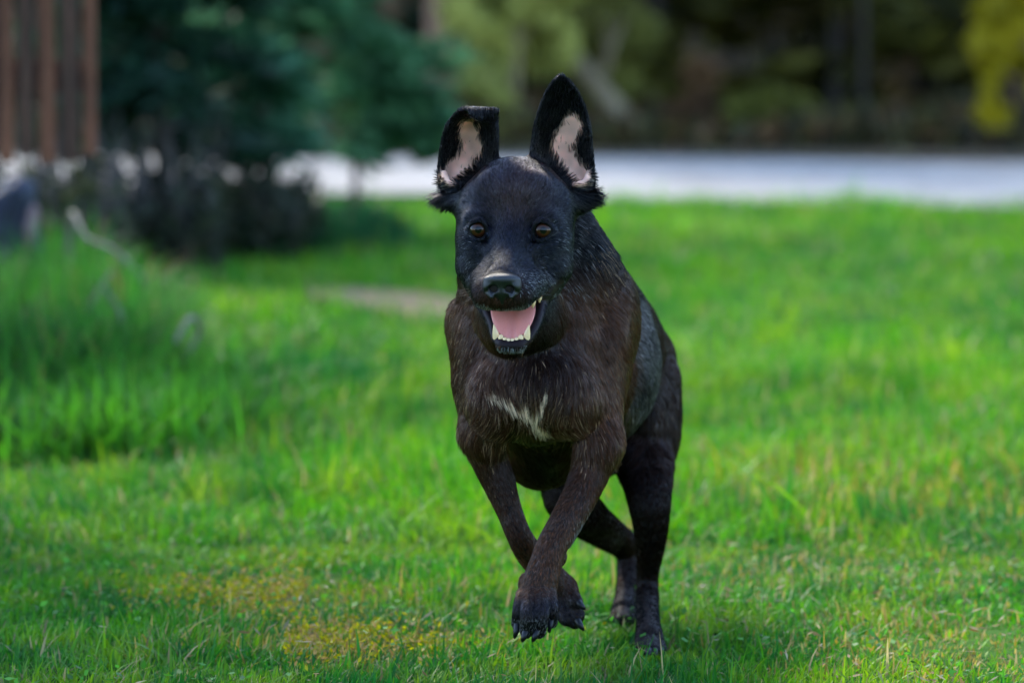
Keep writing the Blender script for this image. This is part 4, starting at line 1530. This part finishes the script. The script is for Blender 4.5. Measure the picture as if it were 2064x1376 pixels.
sub.levels = sub.render_levels = 2
adopt(o)

# ---- teeth
m_tooth, nt, N_, L_, B_ = mat('tooth_enamel')
B_.inputs['Base Color'].default_value = (0.98, 0.64, 0.34, 1)
B_.inputs['Roughness'].default_value = 0.25
B_.inputs['Subsurface Weight'].default_value = 0.2
B_.inputs['Subsurface Radius'].default_value = (0.003, 0.002, 0.001)


def horn(name, pts, m, parent, n=12, flat=1.0):
    """tapered, curved tooth or claw from (point, radius) stations"""
    P, F = [], []
    pts = [(np.asarray(p, float), r) for p, r in pts]
    for i, (p, r) in enumerate(pts):
        d = pts[min(i + 1, len(pts) - 1)][0] - pts[max(i - 1, 0)][0]
        q = np.array(Vector(d).to_track_quat('Z', 'X').to_matrix())
        for a in np.linspace(0, 2 * np.pi, n, endpoint=False):
            P.append(p + q @ np.array([math.cos(a) * r * flat, math.sin(a) * r, 0]))
    for i in range(len(pts) - 1):
        for j in range(n):
            F.append((i * n + j, i * n + (j + 1) % n, (i + 1) * n + (j + 1) % n, (i + 1) * n + j))
    tip = (len(pts) - 1) * n
    for j in range(0, n - 2, 2):
        F.append((tip, tip + j + 1, tip + j + 2, tip + (j + 3) % n))
    return adopt(np_mesh(name, np.array(P), np.array(F), m))


def tooth(x, y, z, dx, dy, dz, r, prof=(1.0, 1.05, 0.85, 0.5, 0.14)):
    st = []
    for k, pf in enumerate(prof):
        t = k / (len(prof) - 1)
        st.append((hp(x + dx * t + 0.12 * dz * t * t * (-1 if x < JX else 1) * 0, y + dy * t, z + dz * t), r * pf * HS))
    return horn('tooth', st, m_tooth, DOG)


tooth(JX - 29, -92, -215, -6, -6, 33, 7.2)          # lower canines
tooth(JX + 29, -92, -215, 7, -6, 33, 7.2)
for k, x in enumerate((-20, -12, -4, 4, 12, 20)):    # lower incisors
    tooth(JX + x, -104 + 0.012 * x * x, -222 + 0.013 * x * x, 0, -4, 13 + (k in (0, 5)) * 2, 5.6, (1, 1.05, 1.0, 0.9, 0.5))
for x, y, z, h_, r in ((52, -52, -136, -16, 5.5), (62, -26, -130, -13, 5), (-47, -60, -140, -12, 5)):     # upper cheek teeth
    tooth(x, y, z, 0, -2, h_, r)

# ---- claws
m_claw, nt, N_, L_, B_ = mat('claw_horn')
B_.inputs['Base Color'].default_value = (0.006, 0.006, 0.008, 1)
B_.inputs['Specular IOR Level'].default_value = 0.3
B_.inputs['Roughness'].default_value = 0.38
for (x, y, Y, ex, ey, dY) in ((1043, 1258, 5.930, 1037, 1286, -0.004), (1060, 1272, 5.910, 1052, 1293, -0.003), (1082, 1272, 5.908, 1073, 1293, -0.003),
                              (1109, 1250, 5.928, 1107, 1274, -0.006), (1165, 1212, 6.11, 1180, 1228, -0.005), (1164, 1250, 6.105, 1177, 1270, -0.005),
                              (1298, 1309, 6.245, 1295, 1322, -0.012), (1308, 1310, 6.225, 1307, 1324, -0.012), (1319, 1310, 6.225, 1320, 1324, -0.012),
                              (1331, 1309, 6.245, 1334, 1321, -0.012)):
    a, b = at(x, y, Y), at(ex, ey, Y + dY)
    m_ = (a + b) / 2 + np.array([0, -0.004, 0.0])
    horn('claw', [(a, 0.0052), (a * .6 + m_ * .4, 0.0050), (m_, 0.0044), (m_ * .45 + b * .55, 0.0031), (b, 0.0012)], m_claw, DOG)

# ---- coat: short hair combed along the lie of the fur
def hair_part(name, parent, P0, D0, N0, length, radius, color, shine, m, bend=0.35, npt=4, seed=1, guide=None, clump=None):
    n = len(P0)
    r = np.random.default_rng(seed)
    hc = bpy.data.hair_curves.new(name)
    hc.add_curves([npt] * n)
    t = np.linspace(0, 1, npt)
    pts = np.zeros((n, npt, 3))
    # the hair leaves the skin steeply and lies down along the flow
    if guide is not None:            # hairs of one lock lean towards the tip of its leading hair
        tipg = (P0 + D0 * length[:, None])[guide]
        pull = (tipg - (P0 + D0 * length[:, None])) * clump[:, None]
        pull -= N0 * (pull * N0).sum(1)[:, None]
    for i, tt in enumerate(t):
        lift = N0 * (length * (tt * 0.55 - bend * tt * tt))[:, None]
        pts[:, i] = P0 + D0 * (length * tt)[:, None] + lift
        if guide is not None:
            pts[:, i] += pull * tt ** 1.5
    hc.attributes['position'].data.foreach_set('vector', np.ascontiguousarray(pts.reshape(-1, 3), dtype=np.float32).ravel())
    rad = radius[:, None] * np.array([1.0, 0.95, 0.7, 0.15])[None, :npt]
    a = hc.attributes.get('radius') or hc.attributes.new('radius', 'FLOAT', 'POINT')
    a.data.foreach_set('value', np.ascontiguousarray(rad.ravel(), dtype=np.float32))
    a = hc.attributes.new('haircol', 'FLOAT_COLOR', 'CURVE')
    a.data.foreach_set('color', np.ascontiguousarray(np.concatenate([color, np.ones((n, 1))], 1), dtype=np.float32).ravel())
    a = hc.attributes.new('shine', 'FLOAT', 'CURVE')
    a.data.foreach_set('value', np.ascontiguousarray(shine, dtype=np.float32))
    hc.materials.append(m)
    o = bpy.data.objects.new(name, hc)
    COL.objects.link(o)
    adopt(o)
    o['kind'] = 'stuff'
    return o


m_fur, nt, N_, L_, B_ = mat('coat_hair')
for nd in list(N_):
    if nd.type != 'OUTPUT_MATERIAL':
        N_.remove(nd)
hb = N_.new('ShaderNodeBsdfHairPrincipled')
hb.parametrization = 'COLOR'
hb.inputs['Roughness'].default_value = 0.24
hb.inputs['IOR'].default_value = 1.40
hb.inputs['Radial Roughness'].default_value = 0.4
hb.inputs['Coat'].default_value = 0.0
va = N_.new('ShaderNodeAttribute')
va.attribute_name = 'haircol'
L_.new(va.outputs['Color'], hb.inputs['Color'])
sh = N_.new('ShaderNodeAttribute')
sh.attribute_name = 'shine'
df = N_.new('ShaderNodeBsdfDiffuse')
L_.new(va.outputs['Color'], df.inputs['Color'])
mxh = N_.new('ShaderNodeMixShader')
L_.new(sh.outputs['Fac'], mxh.inputs[0])
L_.new(df.outputs[0], mxh.inputs[1])
L_.new(hb.outputs[0], mxh.inputs[2])
L_.new(mxh.outputs[0], [x for x in N_ if x.type == 'OUTPUT_MATERIAL'][0].inputs['Surface'])

# lie of the coat: anchors (pixel, depth) -> (right, down, back)
FLOW = np.array([
    (1014, 545, 5.83, 0, -.8, 1.0), (1020, 490, 5.89, 0, -1, .8), (1029, 440, 5.92, 0, -1, .5), (1000, 400, 5.95, -.25, -1, .4), (1060, 400, 5.95, .25, -1, .4),
    (960, 360, 5.99, -.7, -.7, .3), (1100, 360, 5.99, .7, -.7, .3), (1035, 330, 6.0, 0, -1, .8), (965, 430, 5.93, -.7, -.6, .4), (1093, 430, 5.93, .7, -.6, .4),
    (930, 470, 5.96, -.7, .4, .8), (1140, 470, 5.95, .8, .4, .7), (930, 540, 5.97, -.4, .9, .5), (1150, 540, 5.96, .5, .8, .5), (990, 520, 5.87, -.7, 0, 1), (1055, 510, 5.87, .7, 0, 1),
    (960, 590, 5.86, -.4, .7, .8), (1085, 570, 5.86, .6, .6, .8), (1014, 612, 5.83, 0, 1, .2), (975, 612, 5.85, -.3, 1, .3), (1060, 606, 5.85, .4, .9, .3),
    (1030, 706, 5.86, 0, .9, .5), (1075, 660, 5.9, .5, .8, .5), (1000, 680, 5.88, -.5, .8, .4), (1110, 610, 5.92, .7, .7, .4),
    (910, 600, 6.1, -.3, 1, .4), (1200, 560, 6.12, .4, 1, .5), (1230, 620, 6.2, .5, .9, .8), (960, 660, 6.0, -.1, 1, .1), (1150, 680, 6.03, .15, 1, .1),
    (1060, 740, 5.98, 0, 1, .0), (1070, 800, 5.96, .1, 1, -.1), (1000, 790, 5.98, .5, .7, .0), (1130, 790, 5.98, -.4, .8, .0), (970, 860, 6.0, -.6, .7, .3), (1010, 860, 6.0, -.3, .9, .1),
    (1090, 860, 5.97, .1, 1, .1), (1150, 870, 5.99, .5, .8, .1), (1190, 850, 6.0, .4, .9, .1), (1060, 930, 6.03, 0, .9, .5), (930, 760, 6.1, -.2, 1, .4), (1250, 760, 6.12, .3, 1, .5),
    (910, 700, 6.15, -.2, 1, .5), (1260, 700, 6.2, .3, .8, .8), (1310, 700, 6.42, .2, .6, 1), (1280, 840, 6.4, -.1, .7, 1), (1250, 560, 6.3, .3, .5, 1),
    (960, 930, 6.1, .2, 1, .0), (1000, 1000, 6.08, .35, 1, 0), (1040, 1080, 6.08, .4, 1, 0), (1100, 1150, 6.1, .6, .8, .0), (1150, 1220, 6.11, .4, .9, .0),
    (1220, 930, 6.05, .1, 1, .1), (1180, 990, 6.0, -.4, 1, -.1), (1210, 1000, 6.04, .2, 1, .3), (1130, 1070, 5.96, -.4, 1, -.1), (1155, 1080, 6.0, -.1, 1, .1), (1095, 1150, 5.94, -.15, 1, 0), (1080, 1230, 5.92, -.1, 1, 0),
    (1340, 780, 6.6, .1, 1, .3), (1310, 900, 6.5, .0, 1, .1), (1330, 1010, 6.42, .0, 1, .1), (1310, 1100, 6.42, 0, 1, .1), (1308, 1230, 6.38, 0, 1, -.2), (1310, 1300, 6.27, 0, .7, -.6),
    (1150, 1000, 6.42, .2, 1, .1), (1220, 1070, 6.58, .8, .6, .4), (1262, 1150, 6.66, 0, 1, -.1), (1255, 1240, 6.56, 0, 1, -.3), (1260, 700, 6.9, 0, .6, .8),
    (950, 240, 6.0, 0, -1, .1), (900, 300, 6.02, -.2, -1, .1), (1000, 300, 6.02, .2, -1, .1), (1130, 200, 6.02, 0, -1, .05), (1085, 290, 6.02, -.1, -1, .05), (1185, 290, 6.02, .1, -1, .05),
    (892, 405, 5.99, -1, .5, .2), (1192, 405, 5.98, 1, .4, .2), (1180, 430, 6.0, .6, .8, .4), (905, 440, 6.0, -.5, .8, .4)])
FL_P = np.array([at(a[0], a[1], a[2]) for a in FLOW])
FL_D = np.stack([FLOW[:, 3], FLOW[:, 5], -FLOW[:, 4]], 1)
FL_D /= np.linalg.norm(FL_D, axis=1)[:, None]


def flow(P, N):
    out = np.zeros_like(P)
    for s in range(0, len(P), 40000):
        p = P[s:s + 40000]
        d2 = ((p[:, None, :] - FL_P[None]) ** 2 * np.array([1, 0.6, 1])).sum(2)
        w = 1 / (d2 + 0.00012) ** 2
        w /= w.sum(1, keepdims=True)
        out[s:s + 40000] = w @ FL_D
    out -= N * (out * N).sum(1)[:, None]
    return out / (np.linalg.norm(out, axis=1)[:, None] + 1e-9)


def scatter(n, weight, seed):
    """n random points on the skin by face weight"""
    r = np.random.default_rng(seed)
    area = 0.5 * np.linalg.norm(FN, axis=1)
    w = area * weight[Q].mean(1)
    cdf = np.cumsum(w)
    fi = np.searchsorted(cdf, r.uniform(0, cdf[-1], n))
    fi = np.minimum(fi, len(Q) - 1)
    u, v = r.uniform(0, 1, (2, n))
    q = Q[fi]
    bil = lambda A: (A[q[:, 0]] * ((1 - u) * (1 - v))[:, None] + A[q[:, 1]] * (u * (1 - v))[:, None]
                     + A[q[:, 2]] * (u * v)[:, None] + A[q[:, 3]] * ((1 - u) * v)[:, None])
    N = bil(VN)
    N /= np.linalg.norm(N, axis=1)[:, None] + 1e-9
    return bil(V), N


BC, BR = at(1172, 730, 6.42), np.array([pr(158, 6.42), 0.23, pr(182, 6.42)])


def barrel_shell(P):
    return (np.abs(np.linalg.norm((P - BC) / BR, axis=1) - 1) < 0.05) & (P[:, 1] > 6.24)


bare = np.maximum.reduce([RG['pink'] * 0.995, RG['mouth'], RG['lip'], RG['eye'], RG['nose']])
facing = np.clip(0.45 - VN[:, 1], 0.12, 1.0)                 # coat is densest where it is seen
ydens = np.where(V[:, 1] < 6.25, 1.0, 0.45)
hd = np.exp(-((H[:, 0] / 150) ** 2 + ((H[:, 1] - 10) / 190) ** 2 + ((H[:, 2] + 40) / 180) ** 4))
dens = (1 - bare) * facing * ydens * (1 + 1.3 * hd)
NH = 330000
P, N = scatter(NH, dens, 21)
G = regions(P, N)
px, py, h = G['px'], G['py'], G['h']
D = flow(P, N)
rr = np.random.default_rng(5)
jit = np.stack([vnoise(P, 70, 31), vnoise(P, 70, 32), vnoise(P, 70, 33)], 1) * 0.17 \
    + np.stack([vnoise(P, 22, 41), vnoise(P, 22, 42), vnoise(P, 22, 43)], 1) * 0.18 + rr.normal(0, 0.07, (NH, 3))
from mathutils.kdtree import KDTree
NG = 60000
kd = KDTree(NG)
for i in range(NG):
    kd.insert(P[i], i)
kd.balance()
find = kd.find
GI = np.fromiter((find(p)[1] for p in P), dtype=np.int32, count=NH)
headw = sstep(np.exp(-((h[:, 0] / 135) ** 4 + ((h[:, 1] + 10) / 150) ** 4 + ((h[:, 2] + 30) / 185) ** 4)), 0.25, 0.6)
legs = sstep(py, 900, 990)
D = D + jit * (1 - 0.6 * np.maximum(headw, legs))[:, None]
D -= N * (D * N).sum(1)[:, None] * 0.8
D /= np.linalg.norm(D, axis=1)[:, None] + 1e-9

muzz = (h[:, 1] < -5) * (h[:, 2] > -260) * (np.abs(h[:, 0]) < 85)
L = 0.019 + 0.006 * vnoise(P, 30, 51)
L = L * (1 - 0.62 * headw)
L = np.where(muzz, 0.0058 + 0.001 * vnoise(P, 50, 3), L)
L = L * (1 - 0.68 * legs) * (1 - 0.3 * sstep(py, 1180, 1210))
L = np.where(G['isear'], 0.0065 + 0.004 * sstep(seg_d(px, py, (1120, 330), (1175, 380)), 60, 0) + 0.004 * sstep(seg_d(px, py, (910, 370), (975, 320)), 50, 0), L)
tuft = np.maximum(sstep(np.hypot(px - 890, py - 405), 30, 8), sstep(np.hypot(px - 1194, py - 404), 30, 8))
L = L + 0.004 * tuft
barrel = (P[:, 1] > 6.28) & (px > 1240) & (py < 900) & (px < 1335)
L = np.where(barrel, L * 0.8, L)
chest = np.exp(-(((px - 1070) / 105) ** 2 + ((py - 835) / 75) ** 2)) * (P[:, 1] < 6.12)
L = L + 0.014 * chest
ruff = np.exp(-(((px - 1225) / 40) ** 2 + ((py - 520) / 50) ** 2))
L = L + 0.012 * ruff
feather = np.exp(-(seg_d(px, py, (1238, 985), (1160, 1085)) / 10) ** 2) * (P[:, 1] < 6.15) * (N[:, 0] > 0.2)
L = L + 0.010 * feather
fringe = (G['pink'] > 0.08) & (G['pink'] < 0.75)
L = L + 0.002 * fringe
L = L * rr.uniform(0.65, 1.15, NH)

# colour: black head, brown-tipped body, white star, grizzled lips and cheek
black = np.array([0.0035, 0.0032, 0.0040])
brownc = np.array([0.130, 0.050, 0.023])
bw = sstep(py, 500, 620) * (1 - 0.85 * np.exp(-(((px - 1075) / 85) ** 2 + ((py - 690) / 110) ** 2)))
bw = bw * (1 - 0.9 * headw)
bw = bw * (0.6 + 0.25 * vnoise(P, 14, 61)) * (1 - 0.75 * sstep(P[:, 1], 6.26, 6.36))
bw = bw * (1 - 0.95 * sstep(py, 1175, 1215)) * (1 - 0.92 * np.exp(-(((px - 1080) / 80) ** 2 + ((py - 935) / 55) ** 4)))
bw = np.clip(bw + 0.30 * np.exp(-(((px - 1040) / 55) ** 2 + ((py - 395) / 50) ** 2)), 0, 1) * rr.uniform(0.6, 1.2, NH)
C = black[None] * (1 - np.clip(bw, 0, 1))[:, None] + brownc[None] * np.clip(bw, 0, 1.4)[:, None]
C = C + (np.array([0.0025, 0.0045, 0.0105])[None] * (0.75 * headw + 0.5 * sstep(py, 1185, 1215) * (P[:, 1] < 6.2))[:, None]) * np.exp(rr.normal(-.1, 0.5, NH)[GI])[:, None]  # blue sky sheen on head and front paws put into the hair colour
star = np.minimum.reduce([seg_d(px, py, (1052, 800), (1075, 818)) * 1.15, seg_d(px, py, (1070, 815), (1092, 856)) * (0.95 + 0.01 * np.clip(py - 815, 0, 60)),
                          seg_d(px, py, (1080, 812), (1102, 776)) * 1.7, seg_d(px, py, (985, 784), (1030, 800)) * 1.5, seg_d(px, py, (1030, 800), (1052, 802)) * 1.5])
wm = (rr.uniform(0, 1, NH) < np.exp(-(star / 6.6) ** 2) * 1.9 * np.where(px < 1045, 0.45, 1)) & (P[:, 1] < 6.12)
C[wm] = np.array([0.95, 0.70, 0.48]) * rr.uniform(0.75, 1.15, wm.sum())[:, None]
pale = (rr.uniform(0, 1, NH) < 0.15 * chest + 0.07 * ruff + 0.03 * np.exp(-((px - 930) / 40) ** 2) * sstep(py, 560, 700)) & ~wm
C[pale] = np.array([0.42, 0.27, 0.16]) * rr.uniform(0.6, 1.2, pale.sum())[:, None]
griz = np.maximum.reduce([
    np.exp(-(((h[:, 2] + 146) / 9) ** 2)) * (h[:, 1] < -30) * (h[:, 1] > -150) * (np.abs(h[:, 0]) < 80),
    np.exp(-(((h[:, 2] + 231) / 6) ** 2)) * (h[:, 1] < -20) * (np.abs(h[:, 0] - 12) < 70) * 1.1,
    0.22 * np.exp(-(seg_d(h[:, 0], h[:, 2], (60, -95), (95, -125)) / 20) ** 2),
    0.08 * np.exp(-(seg_d(h[:, 0], h[:, 2], (100, -10), (112, -90)) / 20) ** 2),
    0.10 * np.exp(-(seg_d(h[:, 0], h[:, 2], (-95, -30), (-90, -90)) / 20) ** 2),
    0.9 * feather, 0.35 * (py > 1245) * (py < 1300) * (P[:, 1] < 6.0)]) * (P[:, 1] < 6.2)
gm = rr.uniform(0, 1, NH) < griz * 0.62
C[gm] = np.array([0.26, 0.26, 0.27]) * rr.uniform(0.5, 1.25, gm.sum())[:, None]
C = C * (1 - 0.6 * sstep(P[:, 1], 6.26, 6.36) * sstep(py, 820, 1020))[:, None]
earh = G['isear'] & (G['pink'] > 0.3)
bwt = barrel_shell(P) * (py < 910) * sstep(px + 14 * vnoise(P, 40, 95), 1232, 1300) * sstep(py, 960 - 50 * (vnoise(P, 30, 96) + 1), 820)  # mask of the flank's sky sheen, painted as grey into the hair colour
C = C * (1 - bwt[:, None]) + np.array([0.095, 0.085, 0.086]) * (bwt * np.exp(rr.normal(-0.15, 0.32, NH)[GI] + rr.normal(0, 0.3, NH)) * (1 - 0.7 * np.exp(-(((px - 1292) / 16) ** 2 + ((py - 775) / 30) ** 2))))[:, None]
C *= np.exp(rr.normal(0, 0.28, NH)[GI] + rr.normal(0, 0.22, NH))[:, None]
C[earh] = np.where(rr.uniform(0, 1, (earh.sum(), 1)) < 0.35, np.array([[0.36, 0.25, 0.17]]), np.array([[0.02, 0.014, 0.012]])) * rr.uniform(0.3, 1.0, earh.sum())[:, None]
R = np.where(wm | pale | gm, 0.00027, 0.00024) * rr.uniform(0.8, 1.25, NH) * np.where(P[:, 1] > 6.25, 1.6, 1.0)
S = np.clip(0.42 + 0.20 * vnoise(P, 55, 91) + rr.normal(0, 0.20, NH)[GI] + rr.normal(0, 0.10, NH), 0.02, 1.0)
S = np.clip(S + 0.26 * headw + 0.10 * sstep(py, 1170, 1210) - 0.06 * legs, 0.03, 1)
S = np.where(wm | pale, 0.2, np.where(gm, 0.4, S))
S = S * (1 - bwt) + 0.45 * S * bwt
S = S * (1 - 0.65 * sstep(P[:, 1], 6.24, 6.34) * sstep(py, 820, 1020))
S = np.where(muzz, S * 0.6, S)
lie = np.where(muzz, 0.35, 0.5)
Dn = D * 1.0
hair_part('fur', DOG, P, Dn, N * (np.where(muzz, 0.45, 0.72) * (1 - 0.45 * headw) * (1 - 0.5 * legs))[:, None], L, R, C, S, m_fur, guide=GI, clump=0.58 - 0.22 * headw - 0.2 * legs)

# whiskers: single long hairs on the sides of the muzzle
rw = np.random.default_rng(66)
wp, wd = [], []
for s in (-1, 1):
    for i in range(8):
        wp.append((s * rw.uniform(52, 66), rw.uniform(-120, -60), rw.uniform(-132, -108)))
        wd.append((s * rw.uniform(0.7, 1.0), rw.uniform(-0.4, 0.3), rw.uniform(-0.7, 0.1)))
nW = len(wp)
wp = HO + (np.array(wp) * HS) @ HR.T
wd = unit(np.array(wd)) @ HR.T
hair_part('whiskers', DOG, wp, wd, np.tile(np.array([0, 0, 0.5]), (nW, 1)), rw.uniform(0.018, 0.036, nW), np.full(nW, 0.00016),
          np.where(rw.uniform(0, 1, (nW, 1)) < 0.3, 0.12, 0.006) * np.ones((nW, 3)), np.full(nW, 0.4), m_fur)
